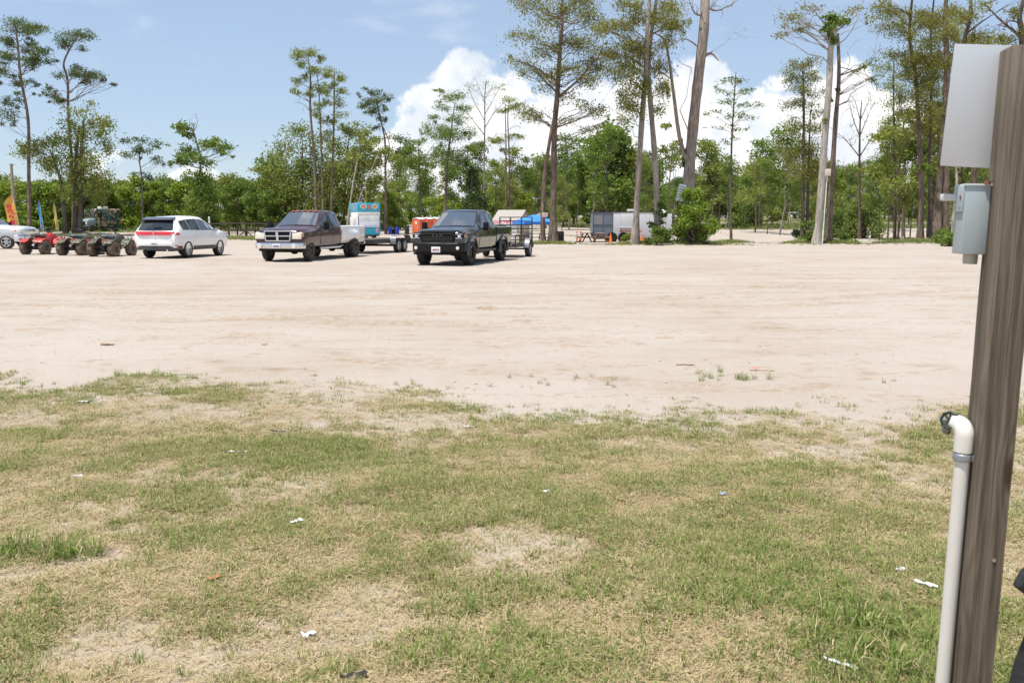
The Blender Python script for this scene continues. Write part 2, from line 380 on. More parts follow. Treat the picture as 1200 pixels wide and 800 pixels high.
def surf_z(xs, ys):     # height of the built ground sheet (bilinear)
    xs = np.asarray(xs, float); ys = np.asarray(ys, float)
    i = np.clip(np.searchsorted(gx, xs) - 1, 0, nx - 2); j = np.clip(np.searchsorted(gy, ys) - 1, 0, ny - 2)
    fx = (xs - gx[i]) / (gx[i + 1] - gx[i]); fy = (ys - gy[j]) / (gy[j + 1] - gy[j])
    return (GZ[j, i] * (1 - fx) + GZ[j, i + 1] * fx) * (1 - fy) + (GZ[j + 1, i] * (1 - fx) + GZ[j + 1, i + 1] * fx) * fy
def sz(x, y): return float(surf_z(x, y))
def spot(px, Y):
    x = col_x(px, Y, gz(col_x(px, Y), Y)); return Vector((x, Y, sz(x, Y)))
def spot_px(px, py):    # the place on the ground that a row and column of the picture shows
    lo, hi = 1.6, 400.0
    for _ in range(50):
        m_ = math.sqrt(lo * hi); p = at(px, py, m_)
        if p.z > gz(p.x, m_): lo = m_
        else: hi = m_
    p = at(px, py, lo); return Vector((p.x, lo, sz(p.x, lo)))

# ------------------------------------------------------------------ scattered grass (uncountable stuff, instanced by geometry nodes)
def scatter(name, x, y, rz, scl, idx, sources, label, tilt=None, z=None):
    me = bpy.data.meshes.new(name); n = len(x)
    zz = surf_z(x, y) - .002 if z is None else z
    me.vertices.add(n); me.vertices.foreach_set('co', np.stack([x, y, zz], -1).astype(np.float32).reshape(-1))
    for nm, arr, ty in (('rz', rz, 'FLOAT'), ('sc', scl, 'FLOAT'), ('ix', idx, 'INT'), ('tl', np.zeros(n) if tilt is None else tilt, 'FLOAT')):
        a = me.attributes.new(nm, ty, 'POINT'); a.data.foreach_set('value', np.asarray(arr, np.int32 if ty == 'INT' else np.float32))
    o = link(bpy.data.objects.new(name, me)); tag(o, label, 'grass', kind='stuff')
    col = bpy.data.collections.new(name + '_sources')
    for q, s_ in enumerate(sources):
        s_.name = '%s_%02d' % (name, q); col.objects.link(s_)
    ng = bpy.data.node_groups.new(name, 'GeometryNodeTree')
    ng.interface.new_socket('Geometry', in_out='INPUT', socket_type='NodeSocketGeometry'); ng.interface.new_socket('Geometry', in_out='OUTPUT', socket_type='NodeSocketGeometry')
    N = ng.nodes; L = ng.links
    gi = N.new('NodeGroupInput'); go = N.new('NodeGroupOutput'); iop = N.new('GeometryNodeInstanceOnPoints')
    ci = N.new('GeometryNodeCollectionInfo'); ci.inputs[0].default_value = col; ci.inputs[1].default_value = True; ci.inputs[2].default_value = True
    def named(nm, ty):
        a = N.new('GeometryNodeInputNamedAttribute'); a.data_type = ty; a.inputs[0].default_value = nm; return a.outputs[0]
    cx_ = N.new('ShaderNodeCombineXYZ'); L.new(named('rz', 'FLOAT'), cx_.inputs[2]); L.new(named('tl', 'FLOAT'), cx_.inputs[0])
    L.new(gi.outputs[0], iop.inputs['Points']); L.new(ci.outputs[0], iop.inputs['Instance'])
    iop.inputs['Pick Instance'].default_value = True
    L.new(named('ix', 'INT'), iop.inputs['Instance Index']); L.new(cx_.outputs[0], iop.inputs['Rotation']); L.new(named('sc', 'FLOAT'), iop.inputs['Scale'])
    L.new(iop.outputs[0], go.inputs[0])
    o.modifiers.new('scatter', 'NODES').node_group = ng
    return o
def grassmat(name, col, col2, trans=.3):
    m_ = bpy.data.materials.new(name); m_.use_nodes = True; t = NT(m_.node_tree); b = t.n['Principled BSDF']; out = t.n['Material Output']
    oi = t.new('ShaderNodeObjectInfo'); a = t.new('ShaderNodeAttribute'); a.attribute_name = 'v'
    c = t.mix(t.math('ADD', t.math('MULTIPLY', oi.outputs['Random'], .5), t.math('MULTIPLY', a.outputs['Fac'], .5)), col, col2)
    t.set(b.inputs['Base Color'], c); b.inputs['Roughness'].default_value = .6; b.inputs['Specular IOR Level'].default_value = .25
    tr = t.new('ShaderNodeBsdfTranslucent'); t.l.new(c, tr.inputs['Color']); mx = t.new('ShaderNodeMixShader'); mx.inputs[0].default_value = trans
    t.l.new(b.outputs[0], mx.inputs[1]); t.l.new(tr.outputs[0], mx.inputs[2]); t.l.new(mx.outputs[0], out.inputs['Surface']); return m_
G_GREEN = grassmat('grass_green', (.155, .205, .042), (.285, .325, .105))
G_LUSH = grassmat('grass_lush', (.10, .165, .025), (.215, .295, .062))
G_STRAW = grassmat('grass_straw', (.37, .28, .145), (.58, .47, .29), .2)
def tuft(rng, nb, L, spread, width, lean, mats, pm, curl=.5, flat=False):
    """pm: chance of each material"""
    mb = MB(); vals = []
    for _ in range(nb):
        a = rng.rand() * 6.283; r_ = spread * math.sqrt(rng.rand()); bx, by = r_ * math.cos(a), r_ * math.sin(a)
        az = a + rng.randn() * .9; l = L * (.5 + .8 * rng.rand()); le = lean * (.3 + rng.rand()); wd = width * (.6 + .7 * rng.rand())
        d = Vector((math.cos(az), math.sin(az), 0)); side = Vector((-d.y, d.x, 0)) * wd / 2
        p0 = Vector((bx, by, .002 if not flat else .004 + .02 * rng.rand()))
        if flat: k1, k2 = Vector((d.x * l * .5, d.y * l * .5, .008 * rng.rand())), Vector((d.x * l, d.y * l, rng.rand() * .02 - .006)) + Vector((-d.y, d.x, 0)) * rng.randn() * l * .15
        else:
            e1 = math.pi / 2 - le * .5; e2 = e1 - le * curl * 1.3
            k1 = d * (l * .5 * math.cos(e1)) + Vector((0, 0, l * .5 * math.sin(e1))); k2 = k1 + d * (l * .5 * math.cos(e2)) + Vector((0, 0, l * .5 * math.sin(e2)))
        mi = int(rng.choice(len(mats), p=pm))
        mb.add([p0 - side, p0 + side, p0 + k1 + side * .8, p0 + k1 - side * .8, p0 + k2], [(0, 1, 2, 3), (3, 2, 4)], mi); v_ = rng.rand(); vals += [v_, v_]
    me = mb.mesh('tuft', mats, smooth=0, fix=False)
    at_ = me.attributes.new('v', 'FLOAT', 'FACE'); at_.data.foreach_set('value', np.array(vals, np.float32))
    return bpy.data.objects.new('tuft', me)
rg = np.random.RandomState(3)
def lawn_points(n, y0, y1):
    y = rg.uniform(y0, y1, n * 2); x = rg.uniform(-1, 1, n * 2) * (.64 * y1 + .6)
    k = np.abs(x) < .64 * y + .6; return x[k], y[k]
# mown turf, green
x, y = lawn_points(190000, 2.4, 10.6)
gpatch = fbm(x * .62 + 30, y * .8 + 5, 5); fine = fbm(x * 3.1, y * 3.1 + 70, 3)
pg = lawn(x, y) * (1 - .93 * bare(x, y)) * (.14 + .72 * sstep(gpatch + 1.0 * (fine - .5), .33, .67))
k = rg.rand(len(x)) < pg; x, y = x[k], y[k]
src = [tuft(rg, 18, .044, .05, .0042, 1.0, [G_GREEN, G_STRAW], [.82, .18]) for _ in range(5)] + [tuft(rg, 17, .036, .055, .004, 1.3, [G_GREEN, G_STRAW], [.55, .45]) for _ in range(3)] + [tuft(rg, 12, .06, .05, .005, 1.0, [G_LUSH, G_GREEN], [.6, .4]) for _ in range(2)]
ix = rg.choice(10, len(x), p=[.12] * 5 + [.115] * 3 + [.0275] * 2)
lush = rg.rand(len(x)) < .26 * sstep(fbm(x * .8 + 60, y * .9 + 13, 4), .52, .66); ix = np.where(lush, rg.randint(8, 10, len(x)), ix)
scatter('grass', x, y, rg.rand(len(x)) * 6.28, .45 + .55 * rg.rand(len(x)), ix, src, 'short patchy green turf of the worn lawn')
# dry blades and clippings
x, y = lawn_points(115000, 2.4, 10.6)
pd = lawn(x, y) * (1 - .5 * bare(x, y)) * (.45 + .55 * sstep(fbm(x * .7 + 90, y * .9 + 1, 4), .4, .6))
k = rg.rand(len(x)) < pd; x, y = x[k], y[k]
src = [tuft(rg, 17, .06, .07, .0034, 1, [G_STRAW], [1], flat=True) for _ in range(5)] + [tuft(rg, 12, .035, .05, .0035, 1.5, [G_STRAW, G_GREEN], [.85, .15]) for _ in range(3)]
scatter('dry_grass', x, y, rg.rand(len(x)) * 6.28, .4 + .55 * rg.rand(len(x)), rg.randint(0, 8, len(x)), src, 'dry straw coloured clippings lying in the lawn')
# taller coarse grass: clumps on the lawn and a few along the sand edge
cx_, cy_, cs_ = [], [], []
def patch(px, py, n, sx, sy, s0, s1):
    p = spot_px(px, py)
    for _ in range(n):
        cx_.append(p.x + rg.randn() * sx); cy_.append(p.y + rg.randn() * sy); cs_.append(rg.uniform(s0, s1))
patch(20, 648, 20, .15, .07, .4, .85); patch(80, 652, 12, .09, .05, .35, .8); patch(50, 656, 10, .22, .08, .3, .55)
patch(1010, 735, 30, .14, .10, .35, .75); patch(1050, 790, 24, .18, .06, .35, .7); patch(960, 770, 14, .2, .1, .3, .6); patch(760, 745, 14, .3, .1, .25, .5); patch(590, 750, 12, .2, .1, .25, .5)
patch(1030, 775, 18, .2, .07, .35, .65); patch(870, 790, 14, .25, .08, .3, .5); patch(1090, 700, 6, .1, .05, .3, .5)
for px in (596, 604, 636, 662, 668, 698, 724): patch(px + rg.uniform(-8, 8), rg.uniform(438, 456), 2, .16, .16, .2, .5)
patch(870, 444, 12, .22, .09, .3, .65); patch(840, 438, 4, .2, .1, .3, .6); patch(180, 441, 14, .25, .12, .3, .6)
for _ in range(60): patch(rg.uniform(0, 1150), rg.uniform(440, 800), 2, .05, .05, .2, .5)
src = [tuft(rg, 16, .2, .05, .008, 1.25, [G_LUSH, G_STRAW, G_GREEN], [.62, .14, .24], curl=.8) for _ in range(6)]
scatter('tall_grass', np.array(cx_), np.array(cy_), rg.rand(len(cx_)) * 6.28, np.array(cs_), rg.randint(0, 6, len(cx_)), src, 'coarse bright green grass clumps taller than the lawn')
# rough grass on the tree mounds and far meadow
def far_points(n, x0, x1, y0, y1):
    x = rg.uniform(x0, x1, n); y = rg.uniform(y0, y1, n); m_ = meadow(x, y); k = rg.rand(n) < m_; return x[k], y[k]
mx = []; my = []
for (ax, ay, ar, ah) in MOUNDS:
    n = int(260 * ar); xx = ax + rg.randn(n) * ar * .42; yy = ay + rg.randn(n) * ar * .4; mx.append(xx); my.append(yy)
xx, yy = far_points(34000, -95, 130, 95, 210); mx.append(xx); my.append(yy)
x = np.concatenate(mx); y = np.concatenate(my)
src = [tuft(rg, 16, .5, .22, .03, 1.0, [G_LUSH, G_GREEN, G_STRAW], [.5, .35, .15], curl=.8) for _ in range(5)]
scatter('rough_grass', x, y, rg.rand(len(x)) * 6.28, rg.uniform(.25, .6, len(x)) * (1 + 1.2 * sstep(y, 90, 130)), rg.randint(0, 5, len(x)), src, 'rough green grass around the trees and far meadow')
# crumbs of earth and small stones on the sand
M_CRUMB = mat('earth_crumb', (.33, .245, .165), .95, var=.4, scale=3)
def crumb(rng):
    bm = bmesh.new(); bmesh.ops.create_icosphere(bm, subdivisions=1, radius=.5)
    for v_ in bm.verts: v_.co *= 1 + .35 * rng.randn(); v_.co.z *= .6
    me = bpy.data.meshes.new('crumb'); bm.to_mesh(me); bm.free(); me.materials.append(M_CRUMB); return bpy.data.objects.new('crumb', me)
y = 8.2 + 26 * rg.rand(9000) ** 1.6; x = rg.uniform(-1, 1, 9000) * (.62 * y + .5)
k = rg.rand(9000) < np.clip((fbm(x * .3, y * .9 + 20, 4) - .42) * 5, .04, 1); x, y = x[k], y[k]
s_ = .008 + .032 * rg.rand(len(x)) ** 5
o = scatter('pebbles', x, y, rg.rand(len(x)) * 6.28, s_, rg.randint(0, 4, len(x)), [crumb(rg) for _ in range(4)], 'small brown crumbs of earth and stones on the sand'); o['category'] = 'pebbles'
# ------------------------------------------------------------------ trees
BARK_PINE = barkmat('bark_pine', (.25, .19, .155), (.10, .075, .06))
BARK_GREY = barkmat('bark_grey', (.36, .31, .27), (.19, .155, .13))
BARK_PALE = barkmat('bark_pale', (.46, .42, .37), (.26, .225, .19))
BARK_DARK = barkmat('bark_dark', (.17, .135, .11), (.07, .055, .045))
L_PINE = leafmat('needles_pine', (.10, .135, .042))
L_CYP = leafmat('needles_cypress', (.205, .21, .055))
L_BROAD = leafmat('leaves_broad', (.145, .21, .045))
L_BRIGHT = leafmat('leaves_bright', (.225, .30, .05))
L_OLIVE = leafmat('leaves_olive', (.215, .25, .065))
L_DARK = leafmat('leaves_dark', (.055, .085, .03))
L_WILLOW = leafmat('leaves_willow', (.18, .24, .065))

def unit(v): return v / np.maximum(np.linalg.norm(v, axis=-1, keepdims=True), 1e-9)
def leaf_obj(name, centers, size, vals, rng, mat_, parent, aspect=.55, hang=0.0):
    c = np.asarray(centers, float); n = len(c)
    s = size * (.6 + .8 * rng.rand(n))[:, None]
    e1 = rng.randn(n, 3); e1[:, 2] -= hang * 1.5; e1 = unit(e1); e2 = unit(np.cross(e1, rng.randn(n, 3)))
    V = np.stack([c + e1 * s, c + e2 * s * aspect + e1 * s * .15, c - e1 * s, c - e2 * s * aspect + e1 * s * .15], 1).reshape(-1, 3)
    me = bpy.data.meshes.new(name); me.vertices.add(n * 4); me.vertices.foreach_set('co', V.astype(np.float32).reshape(-1))
    me.loops.add(n * 4); me.loops.foreach_set('vertex_index', np.arange(n * 4, dtype=np.int32))
    me.polygons.add(n); me.polygons.foreach_set('loop_start', (np.arange(n) * 4).astype(np.int32)); me.polygons.foreach_set('loop_total', np.full(n, 4, np.int32))
    me.update(calc_edges=True); a = me.attributes.new('v', 'FLOAT', 'FACE'); a.data.foreach_set('value', np.asarray(vals, np.float32)); me.materials.append(mat_)
    return link(bpy.data.objects.new(name, me), parent)

def wob(rng, a, b, n, amp, sag=0.0):
    a = Vector(a); b = Vector(b); L_ = (b - a).length; pts = []
    off = Vector((0, 0, 0))
    for i in range(n + 1):
        t_ = i / n; p = a.lerp(b, t_)
        if 0 < i < n: p += Vector(rng.randn(3)) * amp * L_
        p.z += sag * L_ * math.sin(t_ * math.pi); pts.append(p)
    return pts
def smooth_path(pts, k=4):
    P_ = [Vector(p) for p in pts]; P_ = [P_[0] * 2 - P_[1]] + P_ + [P_[-1] * 2 - P_[-2]]; out = []
    for i in range(1, len(P_) - 2):
        for j in range(k):
            u = j / k; a, b, c, d = P_[i - 1:i + 3]
            out.append(.5 * (2 * b + (c - a) * u + (2 * a - 5 * b + 4 * c - d) * u * u + (3 * b - a - 3 * c + d) * u ** 3))
    return out + [P_[-2]]

def hero(name, label, cat, Y, trunks, r, lobes, leafm, bark, seed, leaf=.11, dens=2.0, tuft_s=.33, hang=0.0, limbs=(), twigs=6, vines=(), flare=1.5, group=None, lob_depth=1.0, dup=.45, aspect=.5):
    """trunks: lists of picture points at distance Y; lobes: (px, py, rx, ry) foliage masses; all turned into metres at Y, each mass given its own depth"""
    rng = np.random.RandomState(seed); m1 = Y / FPX
    base = at(trunks[0][0][0], trunks[0][0][1], Y); g = Vector((base.x, Y, sz(base.x, Y)))
    root = thing(name, label, cat, g, group=group)
    mb = MB(); allpts = []
    for k, tr in enumerate(trunks):
        dy = 0 if k == 0 else rng.uniform(-.6, .6)
        P_ = [at(px, py, Y + dy) for px, py in tr]
        if tr[0][1] > 255: P_[0].z = sz(P_[0].x, Y + dy) - .15
        P_ = [Vector((p.x, p.y + (0 if i == 0 else rng.uniform(-.12, .12) * (i + 1)), p.z)) for i, p in enumerate(P_)]
        P_ = smooth_path(P_, 5); n = len(P_); rr0, rr1 = ((r[0] * .66, r[1] * .75) if k == 0 else (r[0] * .7 * (.8 if tr[0][1] > 255 else .35), r[1] * .8))
        rad = [rr1 + (rr0 - rr1) * (1 - i / (n - 1)) ** .8 for i in range(n)]
        if tr[0][1] > 255: rad[0] *= flare; rad[1] *= 1 + (flare - 1) * .35
        rad = [q * rng.uniform(.94, 1.06) for q in rad]
        mb.tube([p - g for p in P_], rad, 9); allpts += [(p, rad[i]) for i, p in enumerate(P_)]
    TP = np.array([p for p, _ in allpts]); TR = np.array([q for _, q in allpts])
    for lm in limbs:      # bare limbs
        P_ = [at(px, py, Y) for px, py in lm[0]]; j = int(np.argmin(((TP - np.array(P_[0])) ** 2).sum(1))); dz = rng.uniform(-1, 1) * (P_[-1] - P_[0]).length * .5
        P_ = [Vector((p.x, TP[j][1] + dz * i / (len(P_) - 1), p.z)) for i, p in enumerate(P_)]; P_[0] = Vector(TP[j])
        P_ = smooth_path(P_, 3); r0 = lm[1]; mb.tube([p - g for p in P_], [r0 * (1 - .8 * i / (len(P_) - 1)) for i in range(len(P_))], 6)
        for _ in range(lm[2] if len(lm) > 2 else 3):
            q = P_[rng.randint(1, len(P_))]; L_ = (P_[-1] - P_[0]).length * rng.uniform(.2, .45); e = q + (Vector(rng.randn(3)) * .7 + (P_[-1] - P_[0]).normalized() * .6 + Vector((0, 0, .3))) * L_
            W_ = wob(rng, q, e, 4, .06); mb.tube([p - g for p in W_], [r0 * .4, r0 * .3, r0 * .22, r0 * .15, .012], 4)
            for __ in range(3):
                q2 = W_[rng.randint(1, 5)]; mb.tube([p - g for p in wob(rng, q2, q2 + Vector(rng.randn(3)) * L_ * .3, 2, .05)], [r0 * .18, r0 * .12, .008], 3)
    C_, V_ = [], []
    masses = [(a, b, c, d, 0) for a, b, c, d in lobes]
    masses += [(a + rng.uniform(-.5, .5) * c, b + rng.uniform(-.7, .7) * d, c * .85, d * .9, 1) for a, b, c, d in lobes if rng.rand() < dup]
    masses += [(a + rng.uniform(-1.5, 1.5) * c, b + rng.uniform(-1.8, 1.4) * d, c * rng.uniform(.3, .55), d * rng.uniform(.4, .8), 0) for a, b, c, d in lobes for _ in range(1 + (rng.rand() < .5)) if rng.rand() < .8]
    for (px, py, rx, ry, extra) in masses:
        o = at(px, py, Y); dm = abs(o.x - TP[np.argmin(np.abs(TP[:, 2] - o.z))][0])
        dy = rng.uniform(-1, 1) * max(.8, 14 * m1) * lob_depth if not extra else rng.choice([-1, 1]) * rng.uniform(.6, 1.5) * max(1.0, 16 * m1) * lob_depth
        o.y += dy; ax, azz = rx * m1, ry * m1
        # limb from the trunk a bit lower than the mass
        w_ = ((TP[:, 0] - o.x) ** 2 + (TP[:, 1] - o.y) ** 2) + ((TP[:, 2] - (o.z - .35 * dm - .4)) * 1.1) ** 2
        j = int(np.argmin(w_)); s_ = Vector(TP[j]); L_ = (o - s_).length
        r0 = min(TR[j] * .5, .015 + .014 * L_) * (1 if rx * ry > 40 else .6); sub = wob(rng, s_, o, 5, .035, sag=rng.uniform(-.02, .08)); mb.tube([p - g for p in sub], [r0 * (1 - .75 * i / 5) for i in range(6)], 5)
        nt = max(3, int(1.3 * math.sqrt(rx * ry)))
        cen = unit(rng.randn(nt, 3)) * (rng.rand(nt, 1) ** .45) * np.array([ax, ax * .9, azz]) + np.array(o)
        for q in cen[:twigs]:
            st = sub[rng.randint(2, 6)]; mb.tube([p - g for p in wob(rng, st, Vector(q), 3, .07)], [r0 * .4, r0 * .3, r0 * .2, .01], 4)
        nl = int(2.3 * dens * rx * ry * (1 if not extra else .8)) + 8; tid = rng.randint(0, nt, nl); tv = rng.rand(nt)
        sp = tuft_s * np.array([ax, ax, azz * .8 + .05]); pos = cen[tid] + rng.randn(nl, 3) * sp
        if hang: pos[:, 2] -= np.abs(rng.randn(nl)) * hang * .5
        C_.append(pos); V_.append(np.clip(.65 * tv[tid] + .35 * rng.rand(nl), 0, 1))
    mb.build('trunk', bark, root, fix=False, smooth=60)
    if C_: leaf_obj('crown', np.concatenate(C_) - np.array(g), leaf, np.concatenate(V_), rng, leafm, root, hang=hang, aspect=aspect)
    C_, V_ = [], []
    for (px, py, rx, ry) in vines:
        o = at(px, py, Y); n = int(rx * ry * 5)
        j = int(np.argmin(((TP - np.array(o)) ** 2).sum(1))); o = Vector((o.x, TP[j][1], o.z))
        nt = 7; cen = rng.randn(nt, 3) * .45 * np.array([rx, rx, ry]) * m1 + np.array(o); tid = rng.randint(0, nt, n)
        C_.append(cen[tid] + rng.randn(n, 3) * np.array([rx, rx, ry]) * m1 * .3); V_.append(rng.rand(n))
    if C_: leaf_obj('vine', np.concatenate(C_) - np.array(g), .11, np.concatenate(V_), rng, L_BROAD if leafm is not L_BROAD else L_DARK, root)
    return root

PINE = dict(dens=3.4, tuft_s=.36, leaf=.125, aspect=.28)
CYP = dict(dens=3.0, tuft_s=.6, leaf=.095, hang=.4, aspect=.3)
BRD = dict(dens=2.2, tuft_s=.42, leaf=.15)
hero('pine_tree', 'tall pine with tufted crown rising beside the utility pole', 'tree', 95, [[(34, 264), (34, 200), (32, 140), (27, 90), (22, 50), (20, 28)]], (.30, .07),
     [(18, 30, 18, 7), (40, 38, 10, 5), (5, 45, 9, 7), (48, 60, 9, 6), (28, 57, 9, 5), (10, 68, 11, 6), (42, 74, 10, 6), (2, 86, 9, 6), (15, 95, 8, 5), (38, 98, 6, 4), (12, 120, 8, 5), (18, 135, 9, 7), (30, 112, 6, 3), (14, 146, 4, 3), (52, 70, 6, 4)], L_PINE, BARK_PINE, 1, **PINE)
hero('pine_tree', 'forked pine with three separate needle masses above a mossy tree', 'tree', 100, [[(86, 264), (85, 200), (82, 140), (79, 95), (75, 75), (84, 55), (90, 46)]], (.27, .07),
     [(72, 48, 10, 6), (88, 43, 15, 6), (105, 42, 9, 5), (97, 57, 6, 3), (72, 90, 6, 4), (95, 86, 15, 6), (115, 90, 9, 5), (126, 97, 4, 2), (102, 95, 8, 4), (60, 110, 8, 5), (68, 118, 6, 3), (56, 103, 4, 3)], L_PINE, BARK_PINE, 2, limbs=[([(80, 100), (70, 85), (63, 75)], .05)], **PINE)
hero('cypress_tree', 'broad yellowish tree with several trunks beside the camouflage truck', 'tree', 97, [[(88, 264), (89, 190), (92, 150)], [(93, 264), (95, 180), (98, 140)], [(77, 264), (72, 215), (60, 185)]], (.42, .10),
     [(100, 130, 14, 8), (120, 142, 12, 9), (85, 143, 13, 9), (105, 155, 20, 12), (75, 163, 14, 10), (58, 168, 15, 8), (42, 174, 12, 8), (27, 178, 8, 6), (126, 168, 8, 8), (90, 180, 25, 12), (112, 190, 14, 12), (72, 197, 13, 11), (95, 208, 18, 13), (116, 213, 11, 12), (52, 192, 9, 9), (84, 228, 10, 12), (108, 230, 8, 12)], L_OLIVE, BARK_DARK, 3, dens=1.4, tuft_s=.42, leaf=.12, hang=.5)
hero('pine_tree', 'short slender pine with flat round crown between two taller trees', 'tree', 105, [[(167, 262), (165, 210), (163, 185), (165, 168)]], (.15, .05),
     [(150, 166, 8, 4), (168, 164, 10, 4), (182, 172, 7, 4), (145, 180, 8, 4), (160, 176, 9, 5), (178, 186, 8, 5), (186, 192, 4, 3), (165, 205, 9, 4), (172, 208, 6, 3)], L_PINE, BARK_PINE, 4, dens=2.2, tuft_s=.36, leaf=.10)
hero('oak_tree', 'ragged tree with bare twig tip and vine covered trunk behind the white SUV', 'tree', 105, [[(236, 262), (236, 215), (233, 180), (228, 155), (227, 143)]], (.22, .04),
     [(212, 148, 9, 5), (220, 158, 5, 3), (248, 170, 12, 5), (262, 172, 9, 5), (268, 182, 5, 3), (215, 178, 10, 7), (208, 188, 7, 6), (225, 185, 9, 6), (240, 190, 8, 5), (232, 205, 8, 8), (240, 218, 10, 12), (232, 232, 10, 13), (246, 232, 9, 14), (240, 246, 11, 10)], L_BROAD, BARK_DARK, 5, limbs=[([(228, 155), (233, 146), (234, 139)], .04), ([(227, 150), (222, 145), (220, 141)], .03)], **BRD)
hero('pine_tree', 'tallest of the pines rising behind the purple pickup cab', 'tree', 106, [[(371, 262), (368, 190), (364, 130), (363, 90), (362, 68)]], (.25, .06),
     [(352, 66, 10, 5), (368, 64, 9, 4), (380, 72, 6, 4), (357, 78, 8, 4), (372, 84, 9, 5), (348, 95, 8, 4), (346, 108, 6, 3), (372, 102, 7, 5), (358, 92, 6, 4), (383, 88, 6, 4), (365, 112, 8, 3)], L_OLIVE, BARK_PINE, 6, limbs=[([(365, 130), (355, 122), (343, 120)], .04)], **PINE)
hero('pine_tree', 'thin pine trunk close against the tallest pine behind the purple pickup', 'tree', 109, [[(379, 262), (377, 180), (374, 120), (372, 88)]], (.2, .05), [(380, 105, 6, 4), (376, 125, 7, 4), (384, 118, 5, 3), (372, 135, 6, 4)], L_OLIVE, BARK_PINE, 7, **PINE)
hero('pine_tree', 'pine with ragged narrow crown beyond the purple pickup and its tallest neighbour', 'tree', 110, [[(387, 262), (390, 180), (391, 120), (391, 84)]], (.22, .05),
     [(388, 84, 8, 4), (398, 90, 7, 4), (400, 105, 6, 4), (388, 100, 6, 4), (396, 118, 8, 5), (402, 135, 8, 5), (392, 145, 7, 4), (378, 140, 7, 5), (385, 158, 9, 6), (405, 150, 8, 5)], L_OLIVE, BARK_PINE, 8, **PINE)
hero('pine_tree', 'leaning pine with tufted top behind the turquoise concession trailer', 'tree', 104, [[(452, 262), (452, 205), (451, 165), (446, 140), (442, 118)], [(452, 195), (456, 170), (450, 150)]], (.22, .06),
     [(440, 110, 10, 4), (452, 115, 6, 4), (430, 120, 8, 5), (443, 122, 10, 5), (436, 132, 8, 4), (453, 130, 5, 4), (447, 140, 5, 4), (443, 150, 5, 3), (425, 127, 4, 3)], L_PINE, BARK_PINE, 9, **PINE)
hero('oak_tree', 'dense leafy tree just behind the purple pickup', 'tree', 114, [[(352, 262), (354, 215), (355, 165)]], (.24, .06),
     [(350, 155, 13, 9), (340, 174, 17, 13), (365, 168, 15, 13), (330, 195, 14, 12), (355, 198, 20, 15), (376, 193, 15, 14), (345, 222, 22, 15), (375, 222, 18, 15), (330, 240, 16, 12), (360, 245, 22, 10)], L_OLIVE, BARK_DARK, 10, dens=1.3, tuft_s=.42, leaf=.15)
hero('oak_tree', 'leafy yellow green tree behind the white truck bed', 'tree', 116, [[(402, 262), (405, 205), (410, 155)]], (.24, .06),
     [(405, 150, 11, 7), (420, 158, 13, 9), (395, 175, 14, 11), (425, 180, 14, 11), (410, 200, 18, 14), (440, 165, 8, 5), (395, 225, 16, 15), (425, 225, 16, 15), (442, 208, 10, 11), (410, 245, 24, 10)], L_OLIVE, BARK_DARK, 11, dens=1.3, tuft_s=.42, leaf=.15)
hero('birch_tree', 'pale forked slender tree leaning beside the turquoise concession trailer', 'tree', 102, [[(405, 262), (413, 222), (420, 180), (423, 160)], [(406, 260), (424, 225), (436, 198), (444, 180)]], (.16, .05), [(425, 165, 8, 5), (446, 178, 8, 5), (440, 190, 8, 5), (415, 185, 7, 5), (432, 172, 7, 5)], L_OLIVE, BARK_PALE, 12, **BRD)
hero('oak_tree', 'small airy tree beyond the rail fence', 'tree', 118, [[(313, 262), (313, 225), (314, 200)]], (.14, .04), [(305, 198, 9, 4), (318, 200, 8, 4), (328, 186, 8, 5), (322, 212, 9, 5), (310, 214, 8, 5)], L_OLIVE, BARK_DARK, 13, **BRD)
hero('dead_tree', 'tall bare grey tree with spreading twigs behind the black pickup', 'tree', 114, [[(567, 262), (567, 200), (568, 150), (568, 115), (570, 94)]], (.2, .04), [(552, 105, 7, 3), (584, 104, 7, 3), (568, 98, 6, 3)], L_OLIVE, BARK_GREY, 14,
     limbs=[([(567, 158), (552, 138), (540, 124)], .06, 6), ([(567, 150), (580, 132), (594, 120)], .06, 6), ([(568, 138), (555, 118), (548, 100)], .05, 6), ([(568, 132), (580, 114), (588, 100)], .05, 6), ([(568, 120), (562, 105), (558, 92)], .04, 5), ([(568, 118), (576, 104), (578, 92)], .04, 5), ([(567, 172), (580, 160), (590, 156)], .04, 4)], dens=.8, tuft_s=.5, leaf=.09)
hero('pine_tree', 'bushy pine with stepped crown behind the black pickup hood', 'tree', 110, [[(521, 262), (523, 200), (528, 160), (533, 122)]], (.27, .06),
     [(530, 114, 12, 5), (545, 125, 10, 5), (520, 128, 9, 5), (538, 140, 12, 6), (515, 150, 10, 7), (530, 160, 14, 8), (550, 155, 9, 6), (553, 175, 10, 7), (520, 180, 14, 11), (540, 190, 12, 11)], L_BROAD, BARK_PINE, 15, **PINE)
hero('pine_tree', 'lower bushy pine beside the portable toilets', 'tree', 112, [[(493, 262), (492, 210), (490, 172)]], (.24, .06),
     [(478, 175, 9, 5), (492, 168, 9, 5), (505, 160, 9, 6), (485, 190, 12, 8), (500, 190, 12, 9), (510, 180, 8, 7), (480, 210, 12, 11), (500, 215, 14, 13), (508, 138, 7, 5), (500, 148, 6, 5)], L_BROAD, BARK_PINE, 16, **PINE)
hero('juniper_tree', 'small dark conical evergreen between the pines behind the black pickup', 'tree', 108, [[(553, 262), (553, 225), (553, 200)]], (.14, .03), [(553, 202, 6, 7), (552, 215, 9, 10), (556, 232, 11, 11), (550, 246, 12, 8)], L_DARK, BARK_DARK, 17, dens=3.2, tuft_s=.4, leaf=.12)
